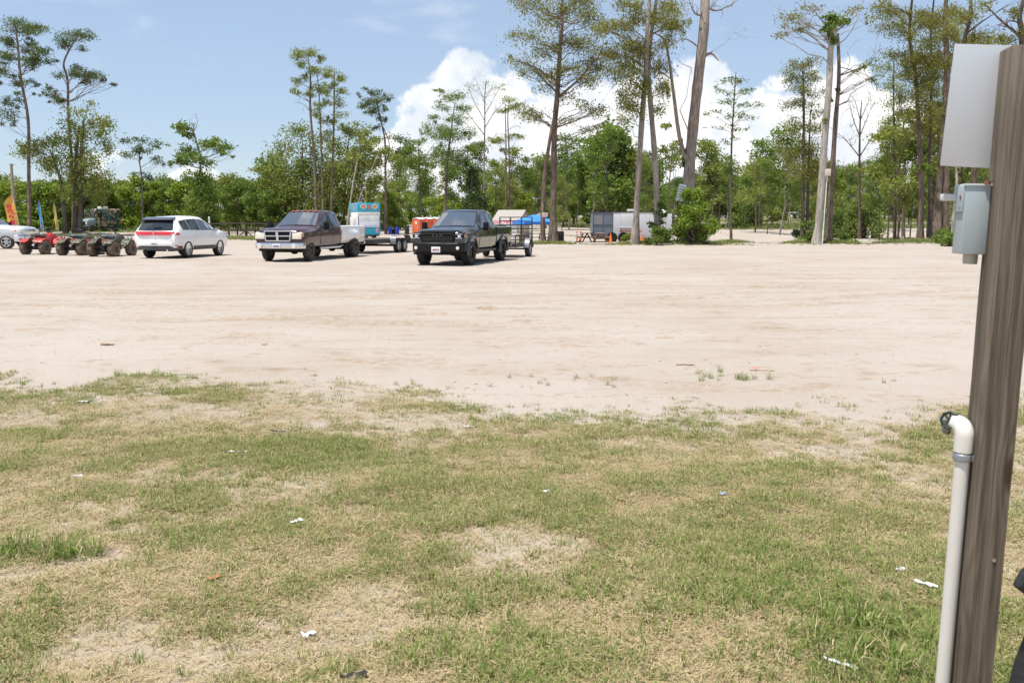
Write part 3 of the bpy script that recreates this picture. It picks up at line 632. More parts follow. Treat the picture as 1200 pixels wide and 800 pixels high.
hero('pine_tree', 'thin straight pine with sparse flat branches beside its twin', 'tree', 112, [[(593, 262), (593, 180), (592, 122)]], (.17, .05), [(595, 118, 9, 4), (604, 125, 7, 4), (588, 130, 7, 3), (585, 165, 10, 3), (578, 163, 6, 2)], L_OLIVE, BARK_PINE, 18, limbs=[([(593, 150), (605, 148), (612, 152)], .03, 4), ([(593, 185), (605, 190), (616, 192)], .03, 4)], **PINE)
hero('pine_tree', 'crooked twin pine close against the thin straight one', 'tree', 115, [[(598, 262), (597, 190), (595, 140), (597, 116)]], (.17, .05), [(600, 128, 7, 3), (602, 160, 10, 2), (610, 162, 6, 2), (590, 176, 6, 2)], L_OLIVE, BARK_PINE, 19, **PINE)
hero('cypress_tree', 'big twin trunked cypress with feathery crown behind the blue canopy', 'tree', 66, [[(648, 281), (649, 200), (650, 150), (653, 115), (655, 80), (657, 40), (659, 0), (660, -25)], [(637, 284), (636, 262), (638, 210), (644, 165), (650, 132)]], (.36, .09),
     [(620, 45, 16, 7), (608, 68, 10, 5), (640, 20, 15, 9), (665, 12, 17, 9), (690, 20, 12, 9), (640, 60, 13, 7), (660, 45, 13, 7), (685, 50, 13, 7), (700, 65, 14, 6), (707, 76, 10, 4), (625, 80, 12, 5), (645, 85, 12, 5), (670, 80, 12, 5), (690, 95, 12, 5), (702, 130, 10, 4), (687, 122, 8, 5), (630, 130, 14, 4), (612, 128, 10, 3), (692, 150, 12, 3), (670, 110, 8, 4), (662, 140, 8, 3), (640, 100, 10, 4), (680, 2, 15, 8), (622, 3, 12, 8), (650, -15, 20, 8), (695, 78, 10, 4)], L_CYP, BARK_PINE, 20,
     limbs=[([(653, 115), (680, 92), (700, 68)], .1, 5), ([(654, 110), (630, 85), (612, 66)], .08, 5), ([(650, 150), (680, 140), (705, 128)], .06, 5)], dup=.3, flare=2.0, **dict(CYP, dens=2.1))
hero('cypress_tree', 'tall straight cypress standing in front of the food trailer window', 'tree', 62, [[(744, 284), (748, 200), (752, 140), (757, 90), (757, 40), (760, 0), (762, -40)]], (.32, .10),
     [(720, 30, 16, 5), (704, 35, 8, 4), (735, 50, 14, 7), (748, 20, 14, 7), (735, 70, 14, 7), (735, 90, 14, 7), (748, 105, 13, 9), (735, 120, 8, 5), (745, 130, 9, 7), (730, 140, 6, 3), (715, 60, 10, 4), (740, 5, 14, 7), (715, 85, 8, 4)], L_CYP, BARK_GREY, 21, dup=.7, flare=1.8, **CYP)
hero('cypress_tree', 'second cypress at the tail lamp end of the food trailer', 'tree', 62.8, [[(771, 283), (768, 200), (763, 130), (760, 90), (763, 50), (768, 0), (770, -30)]], (.32, .09),
     [(775, 20, 14, 7), (790, 28, 10, 4), (755, 60, 13, 7), (780, 50, 10, 5), (775, 75, 9, 7), (775, 100, 7, 7), (770, 125, 5, 5), (803, 24, 6, 2), (785, 5, 12, 7)], L_CYP, BARK_GREY, 22, dup=.7, flare=1.8, vines=[(771, 250, 7, 6), (769, 262, 6, 6), (775, 240, 5, 6)], **CYP)
hero('bald_tree', 'massive leaning dead trunk with broken limbs behind the green bush', 'tree', 64, [[(803, 286), (806, 250), (809, 200), (814, 140), (819, 80), (824, 30), (828, -25)]], (.62, .40), [], L_CYP, BARK_GREY, 23,
     limbs=[([(805, 195), (797, 160), (790, 110), (783, 62), (776, 44), (758, 36)], .16, 2), ([(822, 25), (812, 18), (804, 2)], .10, 4), ([(826, 10), (840, 13), (858, 5)], .09, 6), ([(820, 55), (803, 49), (790, 52)], .07, 3), ([(819, 68), (832, 64), (841, 73)], .14, 0), ([(826, 15), (845, -5), (862, -10)], .06, 5), ([(836, 66), (848, 52), (858, 40)], .025, 5)], vines=[(804, 176, 3, 4), (803, 190, 3, 6)], flare=1.35)
hero('oak_tree', 'thin crooked half bare tree beyond the leaning dead trunk', 'tree', 92, [[(786, 264), (785, 220), (787, 190), (790, 165)]], (.12, .03), [(780, 175, 6, 3), (795, 168, 5, 3), (790, 185, 5, 3), (778, 150, 6, 3)], L_OLIVE, BARK_DARK, 24, limbs=[([(786, 215), (778, 200), (770, 190)], .04, 4), ([(787, 190), (796, 178), (800, 172)], .03, 4)], **BRD)
hero('cypress_tree', 'slim sparse cypress standing alone on its small grass mound', 'tree', 72, [[(857, 279), (857, 220), (858, 160), (860, 110), (861, 86)]], (.15, .03),
     [(852, 95, 8, 3), (868, 92, 7, 3), (878, 105, 7, 2), (842, 105, 6, 2), (860, 108, 8, 2), (850, 120, 9, 2), (874, 122, 10, 2), (888, 122, 6, 2), (838, 130, 8, 2), (858, 135, 8, 2), (880, 138, 6, 2), (845, 148, 8, 2), (866, 150, 8, 2), (856, 165, 6, 2)], L_BROAD, BARK_DARK, 25, dens=1.5, tuft_s=.5, leaf=.08, hang=.1)
hero('cypress_tree', 'yellow green cypress with full narrow crown beside the lamp pole', 'tree', 72, [[(940, 279), (941, 220), (942, 160), (943, 110), (942, 72)], [(946, 277), (948, 200), (949, 130)]], (.24, .05),
     [(935, 75, 10, 4), (950, 72, 8, 4), (928, 90, 8, 4), (945, 90, 10, 5), (958, 85, 6, 3), (935, 105, 10, 4), (955, 108, 9, 4), (942, 120, 12, 4), (925, 120, 8, 3), (960, 130, 6, 4), (935, 140, 12, 5), (950, 150, 10, 5), (928, 155, 8, 4), (940, 170, 12, 7), (925, 180, 10, 7), (955, 175, 8, 7), (930, 200, 12, 9), (950, 200, 10, 9)], L_CYP, BARK_DARK, 26, **CYP)
hero('cypress_tree', 'pale leaning trunk topped by a dark green vine clump', 'tree', 64, [[(957, 288), (962, 230), (968, 160), (973, 100), (976, 60), (977, 26)]], (.40, .24),
     [(925, 22, 12, 5), (940, 30, 8, 4), (920, 35, 8, 3), (950, 5, 12, 4), (1000, 10, 10, 4), (1012, 25, 6, 3), (935, 15, 9, 4)], L_CYP, BARK_PALE, 27,
     limbs=[([(974, 58), (950, 36), (915, 24)], .07, 6), ([(976, 40), (962, 15), (945, -5)], .06, 5), ([(977, 40), (1000, 20), (1012, -5)], .06, 5), ([(976, 55), (992, 45), (1006, 18)], .05, 5)], vines=[(975, 28, 10, 7), (967, 34, 6, 5), (986, 27, 7, 4), (976, 45, 5, 8), (967, 142, 4, 3), (974, 118, 3, 2), (992, 26, 3, 3), (972, 20, 6, 4)], dens=1.2, tuft_s=.5, leaf=.08, hang=.25, flare=1.6, dup=.3)
hero('cypress_tree', 'dark straight trunk standing close beside the pale leaning trunk', 'tree', 65, [[(971, 285), (975, 220), (979, 150), (981, 90), (981, 40)]], (.32, .12), [(1025, 90, 6, 2), (1015, 76, 6, 2), (1022, 70, 5, 2), (1002, 82, 5, 2)], L_BROAD, BARK_PINE, 28,
     limbs=[([(981, 86), (1008, 80), (1032, 72)], .06, 6), ([(1005, 81), (1015, 88), (1024, 96)], .03, 4), ([(980, 130), (992, 120), (1000, 118)], .03, 3)], vines=[(981, 105, 3, 3)], dens=1.5, tuft_s=.5, leaf=.08, hang=.2, flare=1.6)
hero('dead_tree', 'bare dark tree with fine spreading twigs behind the willow', 'tree', 88, [[(1008, 268), (1008, 210), (1007, 150), (1008, 118)]], (.22, .04), [], L_OLIVE, BARK_DARK, 29,
     limbs=[([(1008, 185), (995, 165), (983, 152)], .06, 7), ([(1008, 180), (1022, 162), (1034, 158)], .06, 7), ([(1008, 160), (996, 138), (990, 122)], .05, 7), ([(1007, 158), (1018, 138), (1026, 124)], .05, 7), ([(1008, 140), (1003, 122), (1000, 114)], .04, 6), ([(1008, 140), (1014, 124), (1018, 114)], .04, 6), ([(1008, 205), (994, 196), (984, 194)], .05, 6), ([(1008, 200), (1026, 182), (1040, 176)], .05, 6)])
hero('cypress_tree', 'forked thin cypress with sparse flat branches behind the tree stump', 'tree', 82, [[(1059, 271), (1060, 220), (1060, 170), (1058, 128)], [(1061, 215), (1066, 170), (1070, 140)]], (.22, .05), [(1050, 135, 8, 3), (1065, 130, 8, 3), (1045, 155, 8, 3), (1070, 150, 7, 3), (1055, 165, 7, 2), (1040, 142, 6, 3)], L_CYP, BARK_PINE, 30, limbs=[([(1060, 190), (1045, 185), (1035, 190)], .05, 5)], **CYP)
hero('cypress_tree', 'tall slender cypress with drooping feathery sprays behind the tree stump', 'tree', 68, [[(1078, 288), (1079, 220), (1079, 150), (1075, 90), (1070, 40), (1068, -20)]], (.32, .10),
     [(1050, 10, 14, 5), (1033, 4, 10, 4), (1045, 30, 10, 5), (1060, 40, 10, 5), (1055, 60, 12, 6), (1078, 68, 10, 7), (1082, 95, 12, 7), (1060, 88, 10, 5), (1055, 75, 8, 5), (1068, 110, 10, 6), (1060, 128, 8, 5), (1082, 25, 10, 7)], L_CYP, BARK_PINE, 31, flare=1.7, **CYP)
hero('cypress_tree', 'thickest cypress of the mound group with double trunk', 'tree', 66, [[(1098, 288), (1102, 220), (1106, 150), (1110, 80), (1112, 20), (1113, -20)], [(1108, 286), (1108, 200), (1112, 120)]], (.42, .14),
     [(1095, 15, 12, 5), (1110, 35, 14, 7), (1127, 50, 10, 7), (1095, 50, 10, 5), (1105, 75, 12, 7), (1095, 100, 8, 5), (1088, 120, 8, 5), (1120, 8, 10, 5), (1085, 60, 8, 5), (1100, 130, 8, 5)], L_CYP, BARK_PINE, 32, flare=1.7, vines=[(1088, 198, 8, 4), (1094, 206, 5, 4), (1082, 194, 4, 3)], **CYP)
hero('birch_tree', 'pale crooked thin trunk at the edge of the mound group', 'tree', 64, [[(1115, 287), (1117, 250), (1121, 215), (1119, 185), (1124, 150)]], (.17, .08), [(1120, 150, 8, 5), (1130, 140, 8, 5), (1115, 165, 6, 4)], L_CYP, BARK_PALE, 33, **CYP)
hero('cypress_tree', 'dark cypress with crossing limbs rising above the grey sign panel', 'tree', 60, [[(1142, 290), (1138, 150), (1131, 60), (1134, 20), (1137, -20)]], (.3, .08), [(1140, 15, 10, 5), (1155, 38, 12, 5), (1148, 48, 10, 4), (1125, 20, 8, 5), (1150, 5, 10, 4)], L_CYP, BARK_DARK, 34, limbs=[([(1131, 40), (1150, 25), (1165, 15)], .07, 5)], **CYP)
hero('cypress_tree', 'dark bare limbed trunk rising above the top of the wooden post', 'tree', 58, [[(1206, 292), (1200, 150), (1196, 45), (1192, 20), (1200, -10), (1204, -30)]], (.3, .12), [(1180, 42, 12, 4), (1165, 46, 8, 3), (1188, 12, 8, 4), (1210, 30, 10, 6)], L_CYP, BARK_DARK, 35, limbs=[([(1195, 46), (1172, 25), (1152, 5)], .1, 5), ([(1194, 30), (1180, 26), (1160, 33)], .05, 5)], **CYP)

hero('cypress_tree', 'slim full leaved cypress between the two tallest of the mound group', 'tree', 70, [[(1089, 287), (1090, 200), (1092, 110), (1094, 40), (1093, -15)]], (.2, .06), [(1080, 20, 10, 6), (1100, 28, 10, 6), (1088, 48, 12, 7), (1100, 65, 10, 6), (1078, 80, 10, 6), (1095, 92, 12, 7), (1082, 112, 10, 6), (1100, 122, 9, 6), (1086, 140, 11, 6), (1096, 158, 8, 5), (1078, 150, 8, 5)], L_CYP, BARK_DARK, 36, **CYP)
hero('cypress_tree', 'slender cypress with low feathery branches behind the mound group', 'tree', 78, [[(1049, 276), (1050, 200), (1047, 120), (1046, 60)]], (.17, .04), [(1046, 62, 7, 4), (1038, 78, 8, 4), (1054, 86, 8, 4), (1042, 100, 9, 4), (1056, 112, 8, 4), (1040, 122, 9, 5), (1052, 138, 9, 5), (1040, 152, 8, 5), (1056, 160, 8, 5), (1046, 178, 9, 5)], L_OLIVE, BARK_DARK, 37, **CYP)
hero('cypress_tree', 'leafy cypress half hidden behind the grey sign', 'tree', 74, [[(1128, 285), (1127, 200), (1124, 110), (1126, 30)]], (.2, .05), [(1118, 40, 9, 5), (1132, 52, 9, 5), (1115, 70, 9, 6), (1128, 88, 9, 6), (1112, 105, 9, 6), (1122, 128, 10, 6), (1110, 148, 8, 5), (1116, 168, 8, 5)], L_OLIVE, BARK_DARK, 38, **CYP)
# ---- willow, bushes
def bushy(name, label, cat, loc, w_, h_, leafm, seed, n=5000, leaf=.12, lobes=14, willow=False, stems=5, flat=.0, group=None, bark=None):
    rng = np.random.RandomState(seed); root = thing(name, label, cat, loc, group=group); mb = MB()
    C_, V_ = [], []
    for i in range(stems):
        a = rng.rand() * 6.28; e = Vector((math.cos(a) * w_ * .3, math.sin(a) * w_ * .3, h_ * rng.uniform(.55, .85)))
        mb.tube(wob(rng, Vector((math.cos(a) * .1, math.sin(a) * .1, -.1)), e, 5, .05), [.022 * h_ * (1 - .75 * k / 5) for k in range(6)], 6)
    for i in range(lobes):
        a = rng.rand() * 6.28; zz = rng.uniform(.1, .95); rr = w_ * .5 * math.sqrt(max(0, 1 - ((zz - .4) / .62) ** 2)) * rng.uniform(.35, 1)
        o = np.array([math.cos(a) * rr, math.sin(a) * rr, zz * h_ * .92]); k = n // lobes; nt = 9; s = w_ * .17
        cen = o + unit(rng.randn(nt, 3)) * (rng.rand(nt, 1) ** .4) * np.array([s, s, s * .8]); tid = rng.randint(0, nt, k); tv = rng.rand(nt)
        p = cen[tid] + rng.randn(k, 3) * s * .33
        if willow: p[:, 2] -= np.abs(rng.randn(k)) * h_ * .18
        C_.append(p); V_.append(np.clip(.6 * tv[tid] + .4 * rng.rand(k), 0, 1))
        mb.tube(wob(rng, Vector((0, 0, h_ * .12)), Vector(o), 4, .05), [.014 * h_, .011 * h_, .008 * h_, .006 * h_, .01], 5)
    c = np.concatenate(C_); c[:, 2] = np.maximum(c[:, 2], .03)
    mb.build('trunk' if h_ > 3 else 'stem', bark or BARK_DARK, root, fix=False, smooth=60); leaf_obj('crown' if h_ > 3 else 'foliage', c, leaf, np.concatenate(V_), rng, leafm, root, hang=1.2 if willow else 0)
    return root
bushy('bush', 'round bright green bush at the foot of the massive leaning trunk', 'bush', spot(813, 62), 2.6, 3.75, leafmat('leaves_bush', (.18, .26, .042), .5), 51, 7000, .10, 20)
bushy('bush', 'low weedy bush against the trunk at the tail of the food trailer', 'bush', spot(772, 61), 1.6, 1.1, L_BROAD, 52, 1500, .09, 8)
bushy('bush', 'small weed clump on the trailer wheel', 'bush', spot(735, 76.0), .8, .8, L_BRIGHT, 53, 700, .08, 6)
bushy('willow_tree', 'wide drooping willow standing behind the lamp pole', 'tree', spot(1010, 90), 4.4, 3.9, L_WILLOW, 54, 9000, .11, 16, True)
bushy('willow_tree', 'smaller willow close against the wide drooping one', 'tree', spot(984, 92), 3.2, 3.2, L_WILLOW, 55, 6000, .11, 12, True)
bushy('willow_tree', 'rounded willow far beyond the slim lone cypress', 'tree', spot(873, 128), 4.2, 5.2, L_WILLOW, 56, 7000, .14, 14, True)
for q, (px, Y, ww, hh, lb) in enumerate(((955, 64.5, 1.3, 1.0, 'weedy green shrub at the foot of the pale leaning trunk'), (938, 72.5, 1.6, 1.0, 'dark shrub at the foot of the yellow green cypress'), (992, 66, 1.4, .35, 'flat patch of creeping weeds beside the dark straight trunk'), (1105, 65, 2.4, 1.0, 'leafy undergrowth shrub around the thickest cypress'), (1135, 70, 3.2, 3.0, 'dark leafy shrub behind the pale crooked thin trunk'), (1122, 60, 2.2, .8, 'low green shrub in front of the pale crooked trunk'), (948, 70, 1.4, 2.2, 'reddish green sapling between the cypress and the leaning trunk'))):
    bushy('bush', lb, 'bush', spot(px, Y), ww, hh, (L_BROAD, L_DARK)[q in (1, 4)], 60 + q, int(900 * ww), .08, 8)

# ---- the woods behind: a few kinds of tree, each copied as an individual
def proto_tree(kind, seed):
    rng = np.random.RandomState(seed); h_ = {'broad': 9.0, 'scrub': 6.5, 'pine': 14.0, 'thin': 11.0}[kind]; root = bpy.data.objects.new('woodland_tree', None); COL.objects.link(root)
    mb = MB(); bend = rng.randn(2) * .04 * h_; top = Vector((bend[0], bend[1], h_ * .93)); P_ = wob(rng, (0, 0, -.3), top, 6, .012); r0 = {"broad": .15, "scrub": .1, "pine": .15, "thin": .09}[kind]
    mb.tube(P_, [r0 * (1 - .8 * i / 6) for i in range(7)], 7)
    nlob = {'broad': 17, 'scrub': 15, 'pine': 16, 'thin': 11}[kind]; n = {'broad': 4200, 'scrub': 4200, 'pine': 3600, 'thin': 2400}[kind]
    C_, V_ = [], []
    for i in range(nlob):
        if kind in ('broad', 'scrub'):
            zz = rng.uniform(.12 if kind == 'scrub' else .25, .97); rr = h_ * (.27 if kind == 'broad' else .36) * math.sqrt(max(.05, 1 - ((zz - .5) / .52) ** 2)) * rng.uniform(.3, 1.05); s = h_ * .085; fl = .75
        else:
            zz = rng.uniform(.45 if kind == 'pine' else .3, 1.0); rr = h_ * .17 * (1.15 - zz * .75) * rng.uniform(.2, 1.2) * (1.2 if kind == 'pine' else 1); s = h_ * .055; fl = .5
        a = rng.rand() * 6.28; j = zz * 6 * .93; b_ = P_[min(5, int(j))]; o = np.array([b_.x + math.cos(a) * rr, b_.y + math.sin(a) * rr, zz * h_])
        st = P_[max(1, min(6, int(j * .8)))]; mb.tube(wob(rng, st, Vector(o), 3, .05), [r0 * .35, r0 * .25, r0 * .16, .012], 4)
        k = n // nlob; nt = 10; cen = o + unit(rng.randn(nt, 3)) * (rng.rand(nt, 1) ** .4) * np.array([s, s, s * fl]) * 1.5; tid = rng.randint(0, nt, k); tv = rng.rand(nt)
        C_.append(cen[tid] + rng.randn(k, 3) * s * np.array([.5, .5, .38])); V_.append(np.clip(.65 * tv[tid] + .35 * rng.rand(k), 0, 1))
    lm = {'broad': (L_BROAD, L_OLIVE, L_BROAD)[seed % 3], 'scrub': (L_BRIGHT, L_BROAD)[seed % 2], 'pine': L_PINE, 'thin': (L_OLIVE, L_BROAD)[seed % 2]}[kind]
    mb.build('trunk', (BARK_PINE, BARK_GREY, BARK_DARK)[seed % 3], root, fix=False, smooth=60); c = np.concatenate(C_); c[:, 2] = np.maximum(c[:, 2], .1)
    leaf_obj('crown', c, {'broad': .17, 'scrub': .16, 'pine': .15, 'thin': .13}[kind], np.concatenate(V_), rng, lm, root); return root
PROTO = {k: [[proto_tree(k, s), False, lb] for s, lb in v] for k, v in {
    'broad': [(70, 'rounded leafy green tree in the woods behind the lot'), (71, 'olive green spreading tree in the woods behind the lot'), (72, 'dense mid green tree in the woods behind the lot'), (73, 'tall oval leafy tree in the woods behind the lot')],
    'scrub': [(80, 'bright green scrubby tree of the hedge line beyond the lot'), (81, 'mid green scrubby tree of the hedge line beyond the lot'), (82, 'yellow green low tree of the hedge line beyond the lot')],
    'pine': [(90, 'dark pine standing in the woods behind the lot'), (91, 'open crowned pine standing in the woods behind the lot')],
    'thin': [(95, 'slender sparse tree in the woods behind the lot'), (96, 'thin young green tree in the woods behind the lot'), (97, 'slender olive tree in the woods behind the lot')]}.items()}
rb = np.random.RandomState(12)
def plant(kind, px, Y, top, i=None):
    e = PROTO[kind][rb.randint(len(PROTO[kind])) if i is None else i]; o = e[0] if not e[1] else copy_tree(e[0]); e[1] = True
    p = spot(px, Y); h0 = {'broad': 9.0, 'scrub': 6.5, 'pine': 14.0, 'thin': 11.0}[kind]; h_ = row_z(top, Y) - p.z; s = h_ / h0
    o.location = p; o.rotation_euler = (0, 0, rb.rand() * 6.28); o.scale = (s * rb.uniform(.9, 1.25), s * rb.uniform(.9, 1.25), s)
    z_ = next(n for m_, n in ((60, 'quad bikes'), (160, 'camouflage truck'), (280, 'white SUV'), (345, 'rail fence'), (440, 'purple pickup'), (520, 'portable toilets'), (600, 'black pickup'), (690, 'blue canopy'), (780, 'long food trailer'), (870, 'massive leaning trunk'), (990, 'leaning lamp pole'), (1065, 'wide drooping willow'), (9999, 'mound of cypresses')) if px < m_)
    tag(o, e[2].replace('behind the lot', '%s behind the ' % ('deep' if Y > 200 else 'well' if Y > 140 else 'just') + z_).replace('beyond the lot', '%s behind the ' % ('deep' if Y > 200 else 'well' if Y > 140 else 'just') + z_), 'tree', {'scrub': 'scrubby trees of the hedge line', 'broad': 'leafy trees of the woods', 'pine': 'pines of the woods', 'thin': 'slender trees of the woods'}[kind])
for px in range(-20, 345, 13): plant('scrub', px + rb.uniform(-5, 5), rb.uniform(113, 124), rb.uniform(208, 228))
for px in range(-20, 345, 20): plant('broad', px + rb.uniform(-6, 6), rb.uniform(128, 145), rb.uniform(204, 222))
for px in range(320, 640, 19): plant(('broad', 'thin')[rb.randint(2)], px + rb.uniform(-6, 6), rb.uniform(122, 145), rb.uniform(185, 222))
for px in range(325, 620, 24): plant('scrub', px + rb.uniform(-6, 6), rb.uniform(116, 128), rb.uniform(222, 240))
for px in range(470, 620, 26): plant('thin', px + rb.uniform(-8, 8), rb.uniform(116, 135), rb.uniform(165, 205))
for px, tp in ((672, 178), (700, 165), (718, 150), (740, 180), (660, 195), (845, 192), (880, 198)): plant('broad', px, rb.uniform(125, 150), tp)
for px, tp in ((1040, 150), (1052, 120), (1066, 165), (1086, 140), (1092, 110), (1104, 150), (1122, 130), (1128, 170), (1150, 120), (1170, 150), (1030, 185)): plant('thin', px, rb.uniform(74, 98), tp)
for px, tp in ((665, 160), (695, 172), (712, 150), (728, 168), (745, 180), (757, 190), (790, 172), (822, 165), (834, 160), (848, 190), (885, 180), (893, 165), (903, 190), (915, 150), (925, 175), (965, 190), (1000, 215), (1022, 190), (1040, 180), (1046, 170), (1075, 190), (1090, 195), (1110, 190), (1130, 180), (680, 180), (655, 200)): plant('thin', px + rb.uniform(-4, 4), rb.uniform(98, 140), tp)
for px in range(630, 980, 16): plant(('broad', 'thin', 'broad', 'pine')[rb.randint(4)], px + rb.uniform(-7, 7), rb.uniform(135, 185), rb.uniform(180, 212))
for px in range(960, 1230, 20): plant(('thin', 'broad')[rb.randint(2)], px + rb.uniform(-8, 8), rb.uniform(140, 190), rb.uniform(190, 222))
for px in range(600, 1230, 24): plant('broad', px + rb.uniform(-8, 8), rb.uniform(240, 280), rb.uniform(188, 212))
for px in range(440, 1240, 13): plant('scrub', px + rb.uniform(-10, 10), rb.uniform(225, 290), rb.uniform(222, 238))
for px in range(440, 960, 22): plant('scrub', px + rb.uniform(-10, 10), rb.uniform(150, 190), rb.uniform(232, 246))
for px in range(630, 1230, 30): plant('scrub', px + rb.uniform(-10, 10), rb.uniform(150, 200), rb.uniform(236, 248))
for px, tp in ((420, 172), (475, 160), (560, 170), (612, 185), (640, 190), (715, 160), (650, 200)): plant('pine', px, rb.uniform(125, 150), tp)

for lst in PROTO.values():
    for e in lst:
        if not e[1]:
            for ch in list(e[0].children): bpy.data.objects.remove(ch)
            bpy.data.objects.remove(e[0])
# ------------------------------------------------------------------ vehicles
M_TYRE = mat('rubber_tyre', (.035, .034, .033), .85, var=.3, scale=9, bump=.4, bscale=70, dirt=.55, dirtcol=(.20, .155, .115))
M_TYRE_CLEAN = mat('rubber_tyre_clean', (.022, .022, .022), .8, var=.3, scale=9, bump=.3, bscale=70, dirt=.2, dirtcol=(.12, .10, .08))
M_TYRE_MUD = mat('rubber_tyre_muddy', (.13, .10, .075), .95, var=.35, scale=9, bump=.6, bscale=60, dirt=.8, dirtcol=(.27, .205, .145))
M_CHROME = mat('chrome', (.72, .72, .73), .18, 1.0, var=.06, dirt=.15)
M_ALLOY = mat('alloy_rim', (.55, .55, .56), .32, .9, var=.1)
M_STEEL_RIM = mat('steel_rim', (.10, .085, .08), .5, .6, var=.3, dirt=.5)
M_BLACK_RIM = mat('black_rim', (.02, .02, .02), .35, .3, var=.2, dirt=.2, dirtcol=(.1, .08, .07))
M_BLKPL = mat('black_plastic', (.008, .008, .009), .55, var=.2, spec=.2)
M_BLKMET = mat('black_steel', (.028, .028, .03), .5, .2, var=.25, dirt=.35, dirtcol=(.16, .125, .095), coat=.2)
M_UNDER = mat('underbody', (.012, .012, .012), .9, var=.3)
M_GLASS = mat('car_glass', (.012, .016, .02), .04, 0, var=.1, coat=1.0, spec=.8)
M_WSHIELD = mat('windshield_glass', (.03, .04, .05), .03, 0, var=.2, coat=1.0, spec=.8)
M_GLASS_BLUE = mat('side_glass', (.02, .035, .05), .05, 0, var=.1, coat=1.0, spec=.8)
M_LAMP = mat('lamp_lens', (.75, .74, .70), .12, .0, var=.08, coat=.8)
M_LAMP_OLD = mat('lamp_lens_yellowed', (.70, .66, .55), .2, .0, var=.12, coat=.5)
M_AMBER = mat('amber_lens', (.75, .22, .03), .25, var=.1, coat=.5)
M_RED = mat('red_lens', (.55, .03, .035), .2, var=.1, coat=.6)
M_WHITE = mat('white_paint', (.84, .84, .83), .35, var=.04, coat=.6, dirt=.10)
M_WHITE_SUV = mat('white_pearl_paint', (.86, .855, .84), .3, var=.02, coat=.8)
M_SILVER = mat('silver_white_paint', (.62, .66, .71), .3, .15, var=.04, coat=.8)
M_PURPLE = mat('plum_paint', (.045, .013, .021), .3, .1, var=.12, coat=.8, spec=.35, dirt=.06, dirtcol=(.2, .15, .13))
M_BLACK = mat('black_paint', (.006, .008, .013), .15, 0, var=.1, coat=1.0)
M_PLATE = mat('plate_white', (.75, .75, .76), .5, var=.05)
M_INK = mat('dark_ink', (.05, .045, .06), .6, var=.1); M_REDINK = mat('red_ink', (.55, .04, .05), .6, var=.12)

for m_, i_ in ((M_GLASS, 1.5), (M_WSHIELD, 2.3), (M_GLASS_BLUE, 1.6), (M_BLACK, 1.4)):
    m_.node_tree.nodes['Principled BSDF'].inputs['IOR'].default_value = i_; m_.node_tree.nodes['Principled BSDF'].inputs['Coat IOR'].default_value = 1.7 if m_ is M_WSHIELD else 1.65 if m_ is M_BLACK else 1.45
class Loft:
    def __init__(s, st): s.st = sorted(st, key=lambda q: q[0])
    @staticmethod
    def sec(x, zb, wb, zm, wm, zs, ws, zt, wt, crown=.03):
        r_ = min(.07, (zt - zs) * .45)
        return (x, [(0, zb), (wb - .06, zb), (wb, zb + .06), (wm, zm), (ws, zs), (wt + r_ * .25, zt - r_), (wt - r_ * .5, zt - r_ * .25), (wt - r_ * 1.8, zt + crown * .3), (0, zt + crown)])
    def at(s, x):
        st = s.st
        if x <= st[0][0]: return st[0][1]
        for a, b in zip(st, st[1:]):
            if x <= b[0]:
                t_ = (x - a[0]) / max(1e-6, b[0] - a[0]); return [(p[0] + (q[0] - p[0]) * t_, p[1] + (q[1] - p[1]) * t_) for p, q in zip(a[1], b[1])]
        return st[-1][1]
    def side_y(s, x, z):
        p = s.at(x); best = 0
        for a, b in zip(p[1:], p[2:]):
            lo, hi = min(a[1], b[1]), max(a[1], b[1])
            if lo - 1e-6 <= z <= hi + 1e-6:
                t_ = 0 if hi - lo < 1e-6 else (z - a[1]) / (b[1] - a[1]); best = max(best, a[0] + (b[0] - a[0]) * t_)
        return best or p[-3][0]
    def top_z(s, x, y):
        p = s.at(x); y = abs(y); best = -9
        for a, b in zip(p[3:], p[4:]):
            lo, hi = min(a[0], b[0]), max(a[0], b[0])
            if lo <= y <= hi: t_ = 0 if hi - lo < 1e-6 else (y - a[0]) / (b[0] - a[0]); best = max(best, a[1] + (b[1] - a[1]) * t_)
        return best if best > -9 else p[5][1]
    def mb(s, mi=0):
        m_ = MB(); rings = []; vs = []
        for x, p in s.st:
            ring = [(x, y, z) for y, z in p] + [(x, -y, z) for y, z in p[-2:0:-1]]; rings.append(len(ring)); vs += ring
        n = rings[0]; k = len(s.st)
        fs = [(i * n + j, i * n + (j + 1) % n, (i + 1) * n + (j + 1) % n, (i + 1) * n + j) for i in range(k - 1) for j in range(n)]
        fs += [tuple(range(n)), tuple((k - 1) * n + j for j in range(n - 1, -1, -1))]
        return m_.add(vs, fs, mi)
    def side_patch(s, xs, zlo, zhi, off, side, rows=3, thick=0.0):
        P_ = []
        for i in range(rows + 1):
            P_.append([(x, side * (s.side_y(x, (lambda a, b: a + (b - a) * i / rows)(zlo(x), zhi(x))) + off), zlo(x) + (zhi(x) - zlo(x)) * i / rows) for x in (xs if side > 0 else xs[::-1])])
        return MB().grid([r_[::-1] for r_ in P_], thick=thick)
    def top_patch(s, x0, x1, w0, w1, off, nx_=4, ny_=8, dx=0.0):
        P_ = []
        for i in range(nx_ + 1):
            t_ = i / nx_; x = x0 + (x1 - x0) * t_; w_ = w0 + (w1 - w0) * t_
            P_.append([(x + dx, w_ * (2 * j / ny_ - 1), s.top_z(x, w_ * (2 * j / ny_ - 1)) + off) for j in range(ny_ + 1)])
        return MB().grid(P_)

